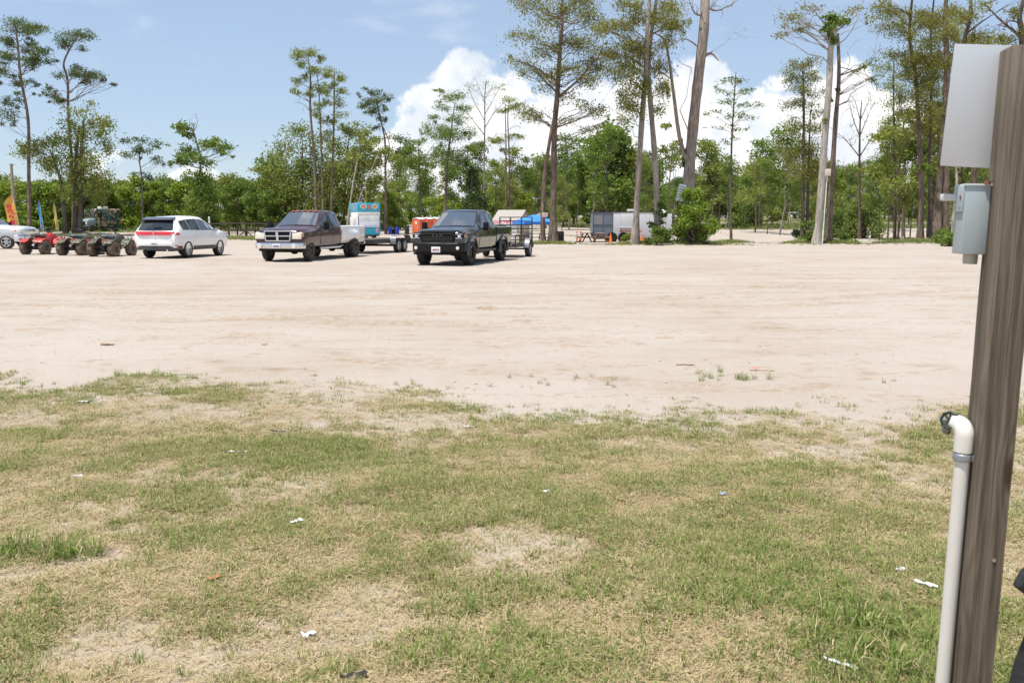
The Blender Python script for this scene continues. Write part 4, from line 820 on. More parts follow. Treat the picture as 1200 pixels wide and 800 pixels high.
def cut(o, cutter_mb, inner=None):
    """carve wheel arches and hollows; inner(face centre) marks the carved faces, which get the last material"""
    c = cutter_mb.build('cutter', M_UNDER, smooth=0)
    md = o.modifiers.new('cut', 'BOOLEAN'); md.object = c; md.operation = 'DIFFERENCE'; md.solver = 'EXACT'
    dg = bpy.context.evaluated_depsgraph_get(); me = bpy.data.meshes.new_from_object(o.evaluated_get(dg)); old = o.data
    o.modifiers.clear(); o.data = me; bpy.data.meshes.remove(old); bpy.data.objects.remove(c)
    if inner:
        k = len(me.materials) - 1
        for f in me.polygons:
            if inner(f.center) and (abs(f.normal.y) < .35 or abs(f.center.y) < .66): f.material_index = k
    me.polygons.foreach_set('use_smooth', [True] * len(me.polygons)); me.set_sharp_from_angle(angle=R(40)); return o

_wheels = {}
def wheel_meshes(key, R_, W_, rr, rim_m, tyre_m, style, lugs=0):
    if key in _wheels: return _wheels[key]
    t_ = MB(); h = W_ / 2
    t_.lathe([(rr, -h * .8), (rr + .02, -h * .98), (R_ - .06, -h), (R_ - .012, -h * .82), (R_, -h * .5), (R_ + .002, 0), (R_, h * .5), (R_ - .012, h * .82), (R_ - .06, h), (rr + .02, h * .98), (rr, h * .8)], 32, close=True)
    for i in range(lugs):
        a = 2 * math.pi * i / lugs; q = Matrix.Rotation(-a, 3, 'Y')
        for sd in (-1, 1): t_.box(q @ Vector((R_ + .006, sd * h * .62, (.5 if sd > 0 else 0) * 2 * math.pi * R_ / lugs)), (.012, h * .6, 2 * math.pi * R_ / lugs * .45), 0, q)
    tm = t_.mesh('tyre', tyre_m, smooth=40)
    r_ = MB(); d = h * .55     # outer face at +y
    r_.lathe([(rr, -h * .8), (rr, h * .82), (rr - .025, h * .80), (rr - .04, d * .35), (rr * .35, d * .1), (.0, d * .1)], 28, mi=1)
    r_.lathe([(rr - .001, h * .7), (rr + .006, h * .86), (rr - .03, h * .84), (rr - .035, h * .6)], 28, close=True)
    if style == 'spoke6' or style == 'spoke5' or style == 'spoke8':
        n = int(style[-1])
        for i in range(n):
            a = 2 * math.pi * i / n; q = Matrix.Rotation(-a, 3, 'Y'); r_.prism([(0.02, -.045), (rr - .02, -.03), (rr - .02, .03), (.02, .045)], d * .45, d * .95); 
            b = len(r_.v) - 8; r_.v[b:] = [tuple(q @ Vector(p)) for p in r_.v[b:]]
        r_.lathe([(.075, d * .3), (.07, d * 1.1), (.0, d * 1.15)], 16)
    elif style == 'steel':
        r_.lathe([(rr * .62, d * .2), (rr * .55, d * .75), (rr * .25, d * .8), (.06, d * 1.3), (0, d * 1.3)], 20)
        for i in range(8):
            a = 2 * math.pi * i / 8; r_.lathe([(.02, d * .4), (.02, d * .95), (0, d)], 8, c=(math.cos(a) * rr * .42, 0, math.sin(a) * rr * .42))
    rm = r_.mesh('rim', [rim_m, M_UNDER if style.startswith('spoke') else rim_m], smooth=35)
    _wheels[key] = (tm, rm); return tm, rm
def wheel(parent, key, loc, out):
    w_ = bpy.data.objects.new('wheel', None); w_.empty_display_size = .1; link(w_, parent); w_.location = loc
    if out < 0: w_.rotation_euler = (0, 0, math.pi)
    for nm, me in zip(('tyre', 'rim'), _wheels[key]): link(bpy.data.objects.new(nm, me), w_)
    return w_
def marks(mb, y_or_x, u0, u1, z0, z1, rng, axis='x', gap=.2):
    """short strokes the size of lettering too small to read"""
    h = z1 - z0; u = u0
    while u < u1 - h * .3:
        w_ = h * rng.uniform(.45, .75); th = h * .2
        def B(a, b, c, d):
            if axis == 'x': mb.box((y_or_x, (a + b) / 2, (c + d) / 2), (.006, abs(b - a), abs(d - c)))
            else: mb.box(((a + b) / 2, y_or_x, (c + d) / 2), (abs(b - a), .006, abs(d - c)))
        w2 = min(w_, u1 - u); B(u, u + th, z0, z1)
        for f in rng.choice([0, .4, .8], 2, replace=False): B(u + th, u + w2, z0 + h * f, z0 + h * f + th)
        if rng.rand() < .5: B(u + w2 - th, u + w2, z0 + (h * .4 if rng.rand() < .5 else 0), z1)
        u += w_ + h * gap
    return mb

def pickup(label, loc, rz, body_m, bed_m, wheel_key, R_, front, dually=False, flares=False, cab_lights=False, trim=None, scale=1.0, running=True, badge=None, group=None, lamp=M_LAMP, seed=1, ext=0.0):
    rng = np.random.RandomState(seed); T = thing('pickup_truck', label, 'pickup truck', loc, rz, group)
    FA, RA = 1.98, -1.90 - ext * .7; S = Loft.sec
    L = Loft([S(-.99, .56, .93, .95, 1.0, 1.30, .965, 1.86, .70), S(-.93, .54, .95, .95, 1.005, 1.30, .975, 1.92, .72), S(-.5, .54, .95, .95, 1.005, 1.29, .98, 1.955, .73), S(.10, .54, .95, .95, 1.005, 1.27, .98, 1.955, .73), S(.42, .54, .95, .95, 1.005, 1.26, .98, 1.90, .72), S(.85, .54, .95, .95, 1.005, 1.24, .98, 1.60, .80),
              S(1.25, .54, .95, .95, 1.005, 1.20, .98, 1.315, .86), S(1.6, .54, .95, .95, 1.005, 1.17, .98, 1.30, .87), S(2.2, .55, .95, .92, 1.0, 1.12, .975, 1.265, .86, .05), S(2.62, .56, .93, .9, .985, 1.08, .955, 1.225, .84, .05), S(2.78, .60, .90, .88, .96, 1.03, .93, 1.17, .80, .04), S(2.84, .66, .86, .86, .93, .99, .90, 1.06, .78, .02)])
    body = L.mb().build('body', [body_m, M_UNDER], T); ar = R_ + .085
    c = MB()
    for sd in (-1, 1): c.lathe([(ar, 0), (ar, .5)], 28, c=(FA, .62 if sd > 0 else -1.12, R_))
    cut(body, c, lambda p: (p.x - FA) ** 2 + (p.z - R_) ** 2 < (ar + .01) ** 2 and abs(p.y) < .998)
    # bed
    fl = .16 if dually else 0.0
    def bs(x, w_, zt=1.34): return (x, [(0, .62), (.88, .62), (.94, .68), (w_, .86), (w_, 1.05), (1.0, 1.22), (.99, zt - .02), (.93, zt), (0, zt)])
    st = [bs(-3.10 - ext, .98), bs(-3.06 - ext, 1.0)] + [bs(RA + u, 1.0 + fl * max(0, math.cos(u / .80 * math.pi / 2)) ** .6) for u in (-.80, -.7, -.5, -.25, 0, .25, .5, .7, .80)] + [bs(-1.02, 1.0)]
    bed = Loft(st).mb().build('bed', [bed_m, M_UNDER], T); c = MB()
    for sd in (-1, 1): c.lathe([(ar - (.03 if dually else 0), 0), (ar - (.03 if dually else 0), .75)], 28, c=(RA, .58 if sd > 0 else -1.33, R_))
    cut(bed, c, lambda p: (p.x - RA) ** 2 + (p.z - R_) ** 2 < (ar + .01) ** 2 and abs(p.y) < .99 + fl * .8)
    cut(bed, MB().box((-2.06 - ext / 2, 0, 1.25), (1.98 + ext, 1.66, .9)), lambda p: abs(p.y) < .832 and -3.06 - ext < p.x < -1.06 and .79 < p.z < 1.33)
    MB().box((-3.115 - ext, 0, 1.02), (.03, 1.62, .56)).build('tailgate', bed_m, T, bevel=.01)
    MB().box((-3.2 - ext, 0, .62), (.16, 1.9, .17)).build('rear_bumper', M_CHROME if not flares else M_BLACK, T, bevel=.03)
    for sd in (-1, 1): MB().box((-3.1 - ext, sd * .95, 1.08), (.06, .1, .36)).build('tail_lamp', M_RED, T, bevel=.015)
    # glass
    L.top_patch(1.19, .50, .80, .655, .014, 6, 10, .012).build('windshield', M_WSHIELD, T, fix=False)
    zh = lambda x: min(1.86, L.at(x)[5][1] - .04); zl = lambda x: L.at(x)[4][1] + .035
    for sd in (-1, 1):
        L.side_patch(list(np.linspace(-.02, .92, 9)), zl, zh, .012, sd).build('side_window', M_GLASS_BLUE, T)
        L.side_patch(list(np.linspace(-.80, -.12, 6)), zl, zh, .012, sd).build('side_window', M_GLASS_BLUE, T)
        dz = lambda x: .63; dt = lambda x: L.at(x)[4][1] - .01
        for a, b in ((-.06, 1.12), (-.86, -.085)):
            d = L.side_patch(list(np.linspace(a, b, 7)), dz, dt, .012, sd, 5, thick=.02).build('door', body_m, T)
            MB().box((a + .12, sd * 1.03, 1.13), (.2, .035, .035)).build('handle', body_m if not flares else M_BLKPL, d, bevel=.01)
        MB().box((1.02, sd * 1.2, 1.36), (.1, .2, .30)).box((1.02, sd * 1.06, 1.28), (.05, .2, .05)).build('mirror', M_BLKPL, T, bevel=.03)
        if flares:
            for ax, yy in ((FA, 1.0), (RA, 1.0)):
                pts = [(ax + (ar + .03) * math.cos(a), sd * yy, R_ + (ar + .03) * math.sin(a)) for a in np.linspace(R(-8), R(188), 15)]; MB().tube(pts, .055, 8).build('fender_flare', body_m, T)
    rw = MB().grid([[(-1.0, -.62, 1.36), (-1.0, .62, 1.36)], [(-.985, -.56, 1.82), (-.985, .56, 1.82)]]); rw.build('rear_window', M_GLASS, T)
    # underbody, axles
    MB().box((.2, 0, .58), (4.6, 1.1, .16)).box((-1.9 - ext / 2, 0, .6), (2.2 + ext, 1.2, .1)).build('chassis', M_UNDER, T)
    MB().tube([(FA, -.8, R_), (FA, .8, R_)], .07).lathe([(.01, -.14), (.12, -.1), (.14, 0), (.12, .1), (.01, .14)], 14, c=(FA, .25, R_)).build('axle', M_UNDER, T)
    MB().tube([(RA, -.8, R_), (RA, .8, R_)], .08).lathe([(.01, -.16), (.15, -.1), (.17, 0), (.15, .1), (.01, .16)], 14, c=(RA, .0, R_)).build('axle', M_UNDER, T)
    if running:
        for sd in (-1, 1): MB().tube([(1.2, sd * .95, .48), (-.9, sd * .95, .48)], .05, 8).build('running_board', M_BLKMET if flares else M_CHROME, T)
    # front end
    front(T, L, body_m, lamp, rng)
    if cab_lights:
        for y in (-.5, -.25, 0, .25, .5): MB().box((.36, y, L.top_z(.36, y) + .025), (.12, .09, .05)).build('cab_light', M_AMBER, T, bevel=.015)
    hw = 1.0 - .15
    for ax in (FA, RA):
        for sd in (-1, 1):
            if ax == RA and dually:
                for yy in (.76, 1.02): wheel(T, wheel_key, (ax, sd * yy, R_), sd)
            else: wheel(T, wheel_key, (ax, sd * hw, R_), sd)
    if badge is not None:
        mb = MB()
        for sd in (-1, 1): marks(mb, sd * 1.022, .45, .95, 1.10, 1.15, rng, 'y', .3)
        mb.build('badge', M_CHROME, T, smooth=0)
    T.scale = (scale,) * 3
    return T

def front_cross(T, L, bm_, lamp, rng):       # crossbar chrome grille, chrome bumper, big square yellowed lamps
    MB().box((2.80, 0, .98), (.12, 1.02, .36)).build('grille', M_BLKPL, T, bevel=.03)
    g = MB(); g.box((2.87, 0, 1.165), (.06, 1.10, .05)).box((2.87, 0, .795), (.06, 1.0, .05)).box((2.88, 0, .98), (.06, 1.02, .05)).box((2.885, 0, .98), (.065, .10, .40))
    for sd in (-1, 1): g.bar((2.87, sd * .54, 1.17), (2.87, sd * .49, .79), .05, .05)
    g.build('grille_surround', M_CHROME, T, bevel=.012)
    e = MB().box((2.93, 0, 1.06), (.03, .11, .13)); e.build('emblem', M_CHROME, T, bevel=.02)
    for sd in (-1, 1):
        h = MB(); h.prism([(2.6, .845), (2.80, .845), (2.865, .87), (2.84, 1.09), (2.74, 1.125), (2.6, 1.11)], sd * .56, sd * .945); h.build('headlight', M_LAMP_OLD, T, bevel=.02)
        MB().box((2.68, sd * .95, .99), (.12, .03, .16)).build('turn_signal', M_AMBER, T, bevel=.01)
        MB().lathe([(.085, 0), (.085, .03), (.07, .04), (.0, .03)], 18, axis='x', c=(2.985, sd * .70, .60)).build('fog_light', M_LAMP, T)
    b = MB(); b.prism([(2.55, -1.0), (2.78, -.98), (2.96, -.72), (3.0, 0), (2.96, .72), (2.78, .98), (2.55, 1.0), (2.55, .9), (2.8, .6), (2.8, -.6), (2.55, -.9)], .50, .73, axis='z'); b.build('front_bumper', M_CHROME, T, bevel=.03)
    MB().prism([(2.6, -.92), (2.85, -.8), (2.9, 0), (2.85, .8), (2.6, .92)], .40, .505, axis='z').build('air_dam', M_BLKPL, T, bevel=.03)
    MB().prism([(2.6, -.9), (2.86, -.82), (2.89, 0), (2.86, .82), (2.6, .9)], .725, .80, axis='z').build('filler_panel', bm_, T, bevel=.02)
    p = MB().box((3.01, 0, .60), (.02, .31, .16)).build('licence_plate', M_PLATE, T, bevel=.004); marks(MB(), 3.024, -.12, .12, .57, .63, rng, 'x').build('plate_lettering', M_INK, p, smooth=0)
    for sd in (-1, 1): MB().tube([(2.86, sd * .25, .45), (2.98, sd * .25, .43)], .03, 8).build('tow_hook', M_UNDER, T)
def front_black(T, L, bm_, lamp, rng):       # tall black grille, slim lamps, black steel bumper
    MB().prism([(-.60, .80), (.60, .80), (.67, 1.02), (.60, 1.19), (-.60, 1.19), (-.67, 1.02)], 2.72, 2.885, axis='x').build('grille', M_BLKPL, T, bevel=.03)
    g = MB()
    for z in (.84, .89, .94, .99, 1.11): g.box((2.89, 0, z), (.02, 1.1, .018))
    g.build('grille_bar', M_BLACK, T)
    cu = bpy.data.curves.new('grille_lettering', 'FONT'); cu.body = 'RAM'; cu.size = .15; cu.extrude = .008; cu.align_x = 'CENTER'; cu.space_character = 1.6; tmp = bpy.data.objects.new('tmp', cu); COL.objects.link(tmp)
    me = bpy.data.meshes.new_from_object(tmp.evaluated_get(bpy.context.evaluated_depsgraph_get())); bpy.data.objects.remove(tmp); me.materials.append(mat('gunmetal', (.12, .12, .13), .35, .8))
    o = link(bpy.data.objects.new('grille_lettering', me), T); o.rotation_euler = (R(90), 0, R(90)); o.location = (2.91, 0, 1.0)
    MB().prism([(2.70, -.72), (2.88, -.60), (2.90, 0), (2.88, .60), (2.70, .72)], 1.18, 1.235, axis='z').build('grille_cap', bm_, T, bevel=.02)
    for sd in (-1, 1):
        MB().prism([(2.58, .93), (2.82, .93), (2.86, .96), (2.83, 1.12), (2.70, 1.155), (2.58, 1.14)], sd * .655, sd * .955).build('headlight', M_BLKPL, T, bevel=.02)
        MB().box((2.865, sd * .79, 1.10), (.03, .25, .03)).box((2.868, sd * .79, .965), (.03, .25, .035)).build('headlight_strip', M_CHROME, T, bevel=.01)
        MB().box((2.86, sd * .80, 1.03), (.03, .11, .08)).build('headlight_lens', M_LAMP, T, bevel=.02)
        MB().box((2.72, sd * .955, 1.05), (.11, .025, .10)).build('turn_signal', M_AMBER, T, bevel=.01)
        MB().lathe([(.06, 0), (.06, .02), (0, .025)], 14, axis='x', c=(2.975, sd * .78, .62)).build('fog_light', M_LAMP, T)
    MB().prism([(2.5, -1.01), (2.78, -.99), (2.96, -.78), (3.0, 0), (2.96, .78), (2.78, .99), (2.5, 1.01)], .47, .80, axis='z').build('front_bumper', mat('black_satin', (.007, .007, .008), .35, var=.1, spec=.3), T, bevel=.05, seg=3)
    MB().prism([(2.55, -.9), (2.8, -.85), (2.88, 0), (2.8, .85), (2.55, .9)], .37, .475, axis='z').build('air_dam', M_BLKPL, T, bevel=.03)
    p = MB().box((3.01, -.02, .56), (.02, .33, .20)).build('licence_plate', M_PLATE, T, bevel=.004); marks(MB(), 3.024, -.13, .10, .53, .59, rng, 'x').build('plate_lettering', mat('maroon_ink', (.3, .06, .08), .6), p, smooth=0)
def front_silver(T, L, bm_, lamp, rng):
    MB().box((2.80, 0, .98), (.12, 1.1, .30)).build('grille', M_CHROME, T, bevel=.03)
    for sd in (-1, 1):
        MB().prism([(2.42, .92), (2.78, .90), (2.86, .95), (2.82, 1.12), (2.60, 1.14), (2.42, 1.08)], sd * .6, sd * .968).build('headlight', M_LAMP, T, bevel=.02)
        MB().box((2.55, sd * .968, 1.02), (.10, .02, .12)).build('turn_signal', M_AMBER, T, bevel=.01)
    MB().prism([(2.46, -1.0), (2.78, -.98), (2.94, -.75), (2.98, 0), (2.94, .75), (2.78, .98), (2.46, 1.0)], .42, .80, axis='z').build('front_bumper', bm_, T, bevel=.05, seg=3)

wheel_meshes('purple', .40, .235, .22, M_STEEL_RIM, M_TYRE, 'steel', 0)
wheel_meshes('black', .445, .30, .25, M_BLACK_RIM, M_TYRE_CLEAN, 'spoke8', 40)
wheel_meshes('silver', .40, .27, .27, M_ALLOY, M_TYRE, 'spoke6', 0)
wheel_meshes('suv', .375, .245, .245, M_ALLOY, M_TYRE_CLEAN, 'spoke8', 0)
wheel_meshes('trailer', .345, .21, .19, mat('trailer_rim', (.5, .5, .5), .45, .4, var=.2, dirt=.3), M_TYRE_CLEAN, 'spoke8', 0)
wheel_meshes('atv', .29, .25, .145, mat('atv_rim', (.07, .06, .055), .6, var=.3, dirt=.6), M_TYRE_MUD, 'steel', 26)

# headings: rotation that turns local +x to the driving direction
def heading(az_deg): return R(90 - az_deg)      # azimuth clockwise from +Y
AZ_P, AZ_B = 192, 196
def origin(px, Y, az, lx, ly):
    a = heading(az); p = spot(px, Y); x = p.x - (lx * math.cos(a) - ly * math.sin(a)); y = p.y - (lx * math.sin(a) + ly * math.cos(a)); return Vector((x, y, sz(x, y) + .0))
PURPLE = pickup('plum purple crew cab pickup with a mismatched white dual wheel bed', origin(366, 35.9, AZ_P, 1.98, .98), heading(AZ_P), M_PURPLE, M_WHITE, 'purple', .40, front_cross, dually=True, cab_lights=True, badge=1, ext=.55, seed=4, lamp=M_LAMP_OLD)
BLACK = pickup('glossy black crew cab pickup with dark wheels towing a utility trailer', origin(554, 33.2, AZ_B, 1.98, 1.0), heading(AZ_B), M_BLACK, M_BLACK, 'black', .445, front_black, flares=True, seed=5)
SILV = pickup('silver white pickup with alloy wheels parked beyond the red quad bike', origin(7, 52, 92, 1.98, -1.0), heading(92), M_SILVER, M_SILVER, 'silver', .40, front_silver, running=False, seed=6)

# ---- white SUV seen from behind
def suv(label, loc, rz):
    T = thing('suv', label, 'SUV', loc, rz); S = Loft.sec; FA, RA, R_ = 1.42, -1.40, .375
    L = Loft([S(-2.40, .52, .78, .72, .88, .96, .86, 1.03, .76, .02), S(-2.34, .44, .86, .78, .935, 1.04, .90, 1.11, .81, .02), S(-2.24, .40, .90, .80, .955, 1.10, .92, 1.20, .81, .02), S(-2.02, .38, .92, .80, .96, 1.14, .935, 1.54, .71, .03), S(-1.86, .36, .92, .80, .965, 1.14, .94, 1.63, .685, .035), S(-1.2, .34, .92, .78, .965, 1.135, .94, 1.70, .68, .035), S(-.4, .34, .92, .78, .965, 1.12, .94, 1.725, .68, .035), S(.2, .34, .92, .78, .965, 1.11, .94, 1.69, .67, .035),
              S(.65, .34, .92, .78, .965, 1.10, .935, 1.51, .70, .035), S(1.18, .34, .92, .78, .965, 1.07, .93, 1.19, .80, .03), S(1.7, .34, .92, .78, .96, 1.04, .92, 1.14, .79, .045), S(2.08, .36, .90, .76, .945, 1.0, .90, 1.08, .75, .045), S(2.28, .40, .84, .72, .89, .92, .84, 1.0, .68, .04), S(2.38, .48, .74, .68, .80, .84, .75, .90, .58, .03)])
    body = L.mb().build('body', [M_WHITE_SUV, M_UNDER], T); ar = R_ + .06; c = MB()
    for ax in (FA, RA):
        for sd in (-1, 1): c.lathe([(ar, 0), (ar, .5)], 28, c=(ax, .60 if sd > 0 else -1.10, R_))
    cut(body, c, lambda p: min((p.x - FA) ** 2, (p.x - RA) ** 2) + (p.z - R_) ** 2 < (ar + .01) ** 2 and abs(p.y) < .955)
    M_CLAD = mat('grey_cladding', (.06, .06, .062), .6, var=.15, dirt=.2)
    for sd in (-1, 1):
        zh = lambda x: L.at(x)[5][1] - .035; zl = lambda x: L.at(x)[4][1] + .03
        for a, b in ((-.30, .98), (-1.20, -.34), (-1.80, -1.24)): L.side_patch(list(np.linspace(a, b, 8)), zl, zh, .012, sd).build('side_window', M_GLASS, T)
        for a, b in ((-.30, 1.02), (-1.0, -.33)):
            d = L.side_patch(list(np.linspace(a, b, 7)), lambda x: .50, lambda x: L.at(x)[4][1] - .01, .01, sd, 4, thick=.02).build('door', M_WHITE_SUV, T)
            MB().box((a + .14, sd * .975, .93), (.18, .03, .035)).build('handle', M_WHITE_SUV, d, bevel=.01)
        MB().prism([(-.95, .33), (.95, .33), (.95, .49), (-.95, .49)], sd * .90, sd * .972).build('sill_cladding', M_CLAD, T, bevel=.02)
        MB().box((.78, sd * 1.05, 1.13), (.12, .2, .15)).build('mirror', M_CHROME, T, bevel=.05)
        pts = lambda ax: [(ax + (ar + .012) * math.cos(a), sd * .945, R_ + (ar + .012) * math.sin(a)) for a in np.linspace(R(0), R(180), 13)]
        for ax in (FA, RA): wheel(T, 'suv', (ax, sd * .835, R_), sd)
    L.top_patch(1.14, .28, .75, .60, .012, 6, 10, .012).build('windshield', M_WSHIELD, T, fix=False)
    # tailgate glass, full width red lamp bar, chrome badge post
    P_ = []
    for z, x, w_ in ((1.14, -2.335, .765), (1.30, -2.235, .73), (1.48, -2.115, .675), (1.585, -2.045, .64)): P_.append([(x - .012 + .03 * (abs(u) ** 2), w_ * u, z) for u in np.linspace(-1, 1, 9)])
    MB().grid(P_).build('rear_window', M_GLASS, T)
    MB().prism([(-2.19, 1.595), (-1.98, 1.66), (-1.8, 1.70), (-1.8, 1.66), (-2.0, 1.61), (-2.19, 1.57)], -.66, .66).build('spoiler', mat('spoiler_dark', (.05, .055, .065), .25, coat=.8), T, bevel=.01)
    MB().grid([[(-2.435 + .05 * abs(u) ** 8, .86 * u, .965) for u in np.linspace(-1, 1, 13)], [(-2.395 + .05 * abs(u) ** 8, .84 * u, 1.11) for u in np.linspace(-1, 1, 13)]], thick=-.05).build('tail_lamp', M_RED, T, smooth=30)
    for sd in (-1, 1): L.side_patch(list(np.linspace(-2.38, -2.12, 5)), lambda x: .97, lambda x: 1.06, .025, sd, 2, thick=.03).build('tail_lamp', M_RED, T, smooth=40)
    MB().box((-2.445, 0, 1.05), (.03, .05, .16)).build('emblem', M_CHROME, T, bevel=.01)
    MB().bar((-2.32, .05, 1.24), (-2.29, -.28, 1.27), .03, .02).build('wiper', M_BLKPL, T)
    MB().grid([[(-2.405 + .06 * abs(u) ** 4, .72 * u, .70) for u in np.linspace(-1, 1, 9)], [(-2.40 + .06 * abs(u) ** 4, .74 * u, .97) for u in np.linspace(-1, 1, 9)]], thick=-.02).build('tailgate', M_WHITE_SUV, T)
    MB().prism([(-2.46, -.45), (-2.40, -.78), (-2.2, -.955), (-1.86, -.965), (-1.86, .965), (-2.2, .955), (-2.40, .78), (-2.46, .45)], .52, .69, axis='z').build('rear_bumper', M_WHITE_SUV, T, bevel=.03)
    MB().prism([(-2.44, -.45), (-2.38, -.76), (-2.2, -.93), (-1.86, -.94), (-1.86, .94), (-2.2, .93), (-2.38, .76), (-2.44, .45)], .35, .53, axis='z').build('bumper_cladding', M_CLAD, T, bevel=.03)
    for sd in (-1, 1): MB().box((-2.27, sd * .91, .52), (.18, .05, .035)).build('reflector', M_RED, T); MB().tube([(-2.2, sd * .55, .35), (-2.43, sd * .55, .34)], .045, 10).build('exhaust_tip', M_CHROME, T)
    p = MB().box((-2.475, 0, .61), (.015, .31, .16)).build('licence_plate', M_PLATE, T, bevel=.003); rng = np.random.RandomState(2); marks(MB(), -2.486, -.11, .11, .585, .635, rng, 'x').build('plate_lettering', M_INK, p, smooth=0)
    marks(MB(), -2.412, .45, .62, .90, .925, rng, 'x').build('badge', M_CHROME, T, smooth=0)
    MB().box((0, 0, .38), (3.6, 1.2, .12)).box((-1.9, 0, .36), (.7, 1.3, .12)).build('chassis', M_UNDER, T)
    MB().tube([(RA, -.75, R_), (RA, .75, R_)], .06).build('axle', M_UNDER, T)
    MB().tube([(FA, -.75, R_), (FA, .75, R_)], .05).build('axle', M_UNDER, T)
    return T
SUV = suv('white SUV with a full width red tail lamp bar and dark rear glass', origin(222, 38.6, 9, -1.40, -.95), heading(9))

# ---- quad bikes
def quad(label, loc, rz, body_m, seat_m, rack_m, seed, plain=False):
    T = thing('quad_bike', label, 'quad bike', loc, rz, 'quad bikes parked in a row'); R_ = .29; FA, RA = .63, -.60
    for ax in (FA, RA):
        for sd in (-1, 1): wheel(T, 'atv', (ax, sd * .46, R_), sd)
    S = lambda x, zb, wb, zm, wm, zt, wt: (x, [(0, zb), (wb - .03, zb), (wb, zb + .05), (wm, zm), (wt, zt - .05), (wt * .7, zt - .01), (0, zt)])
    Loft([S(-.45, .42, .12, .55, .16, .74, .12), S(-.2, .32, .16, .5, .19, .76, .14), S(.15, .30, .17, .55, .2, .86, .15), S(.35, .32, .16, .6, .2, .93, .15), S(.55, .36, .15, .62, .2, .88, .15), S(.85, .40, .13, .6, .2, .74, .13), S(.98, .48, .1, .58, .16, .64, .1)]).mb().build('body', body_m, T, smooth=50)
    Loft([S(-.72, .78, .10, .82, .15, .87, .12), S(-.55, .74, .15, .80, .18, .90, .15), S(-.2, .72, .14, .78, .16, .86, .13), S(.1, .74, .11, .80, .13, .87, .1), S(.2, .80, .08, .84, .1, .88, .06)]).mb().build('seat', seat_m, T, smooth=50)
    for sd in (-1, 1):     # fenders arch over each wheel
        for ax, a0, a1, rr in ((FA, 38, 160, .40), (RA, 22, 142, .40)):
            rows = []
            for y in (.13, .28, .46, .53):
                dz = -.025 if y > .5 else 0
                rows.append([(ax + (rr + dz) * math.cos(a), sd * y, R_ + (rr + dz) * math.sin(a) * .98 + (.05 if y < .2 else 0)) for a in np.linspace(R(a0), R(a1), 10)])
            if sd > 0: rows = rows[::-1]
            MB().grid(rows, thick=.018).build('fender', body_m, T, smooth=50)
        MB().box((-.0, sd * .34, .32), (.52, .24, .03)).build('footrest', M_BLKPL, T, bevel=.01)
        MB().box((-1.03, sd * .36, .66), (.05, .14, .07)).build('tail_lamp', M_RED, T, bevel=.015)
        MB().lathe([(.06, 0), (.065, .04), (.03, .07), (0, .07)], 14, axis='x', c=(.93, sd * .16, .70)).build('headlight', M_LAMP, T)
        MB().tube([(FA, sd * .12, .36), (FA, sd * .42, R_)], .03, 6).tube([(FA - .02, sd * .16, .72), (FA, sd * .34, .34)], .04, 8).build('suspension_arm', M_BLKMET, T)
    def rack(x0, x1, w_, z, drop_):
        m_ = MB(); r_ = .014
        m_.tube([(x0, -w_, z), (x1, -w_, z), (x1, w_, z), (x0, w_, z), (x0, -w_, z)], r_ * 1.2, 6)
        for y in np.linspace(-w_ * .66, w_ * .66, 5): m_.tube([(x0, y, z), (x1, y, z)], r_, 6)
        for x in (x0 + .08, x1 - .08):
            for sd in (-1, 1): m_.tube([(x, sd * .2, z), (x, sd * .16, z - drop_)], r_, 6)
        return m_
    rack(.42, .98, .42, .86, .2).build('front_rack', rack_m, T); rack(-1.05, -.52, .44, .82, .18).build('rear_rack', rack_m, T)
    h = MB(); h.tube([(.34, 0, .8), (.28, 0, 1.02)], .03, 8).tube([(.12, -.42, 1.1), (.2, -.26, 1.11), (.3, -.08, 1.03), (.3, .08, 1.03), (.2, .26, 1.11), (.12, .42, 1.1)], .014, 6)
    hb = h.build('handlebar', M_BLKMET, T)
    for sd in (-1, 1): MB().tube([(.17, sd * .32, 1.108), (.11, sd * .44, 1.098)], .022, 8).build('grip', M_BLKPL, hb)
    MB().box((.34, 0, 1.06), (.14, .2, .10)).build('instrument_pod', M_BLKPL, T, bevel=.03)
    MB().tube([(1.08, -.26, .42), (1.08, -.26, .68), (1.0, -.24, .8)], .018, 6).tube([(1.08, .26, .42), (1.08, .26, .68), (1.0, .24, .8)], .018, 6).tube([(1.08, -.26, .5), (1.08, .26, .5)], .018, 6).tube([(1.08, -.26, .68), (1.08, .26, .68)], .018, 6).build('front_bumper', M_BLKMET, T)
    MB().tube([(-.2, -.16, .4), (-.6, -.22, .48), (-.98, -.24, .5)], .055, 10).build('exhaust', mat('exhaust_steel', (.3, .27, .24), .5, .7, var=.2), T)
    MB().box((0, 0, .38), (1.0, .26, .24)).tube([(RA, -.4, R_), (RA, .4, R_)], .045, 8).box((RA, 0, R_), (.2, .22, .16)).build('engine', M_UNDER, T, bevel=.02)
    T.scale = (1.06,) * 3; return T
M_QRED = mat('quad_red_plastic', (.50, .035, .03), .4, var=.1, dirt=.35, dirtcol=(.3, .2, .15)); M_QGREEN = mat('quad_camo_green', (.095, .10, .06), .55, var=.5, scale=9, dirt=.45, dirtcol=(.22, .17, .12)); M_QOLIVE = mat('quad_olive', (.075, .082, .055), .55, var=.35, scale=7, dirt=.4, dirtcol=(.2, .16, .115))
M_SEAT = mat('seat_black_vinyl', (.03, .03, .032), .5, var=.2, dirt=.25); M_SEATB = mat('seat_bluegrey_vinyl', (.10, .13, .16), .4, var=.2, dirt=.2); M_RACK = mat('rack_rusty', (.10, .075, .06), .7, .3, var=.3, dirt=.5)
quad('red muddy quad bike beside two drab green ones', origin(54, 42.3, 10, -.6, -.5), heading(10), M_QRED, M_SEAT, M_RACK, 1)
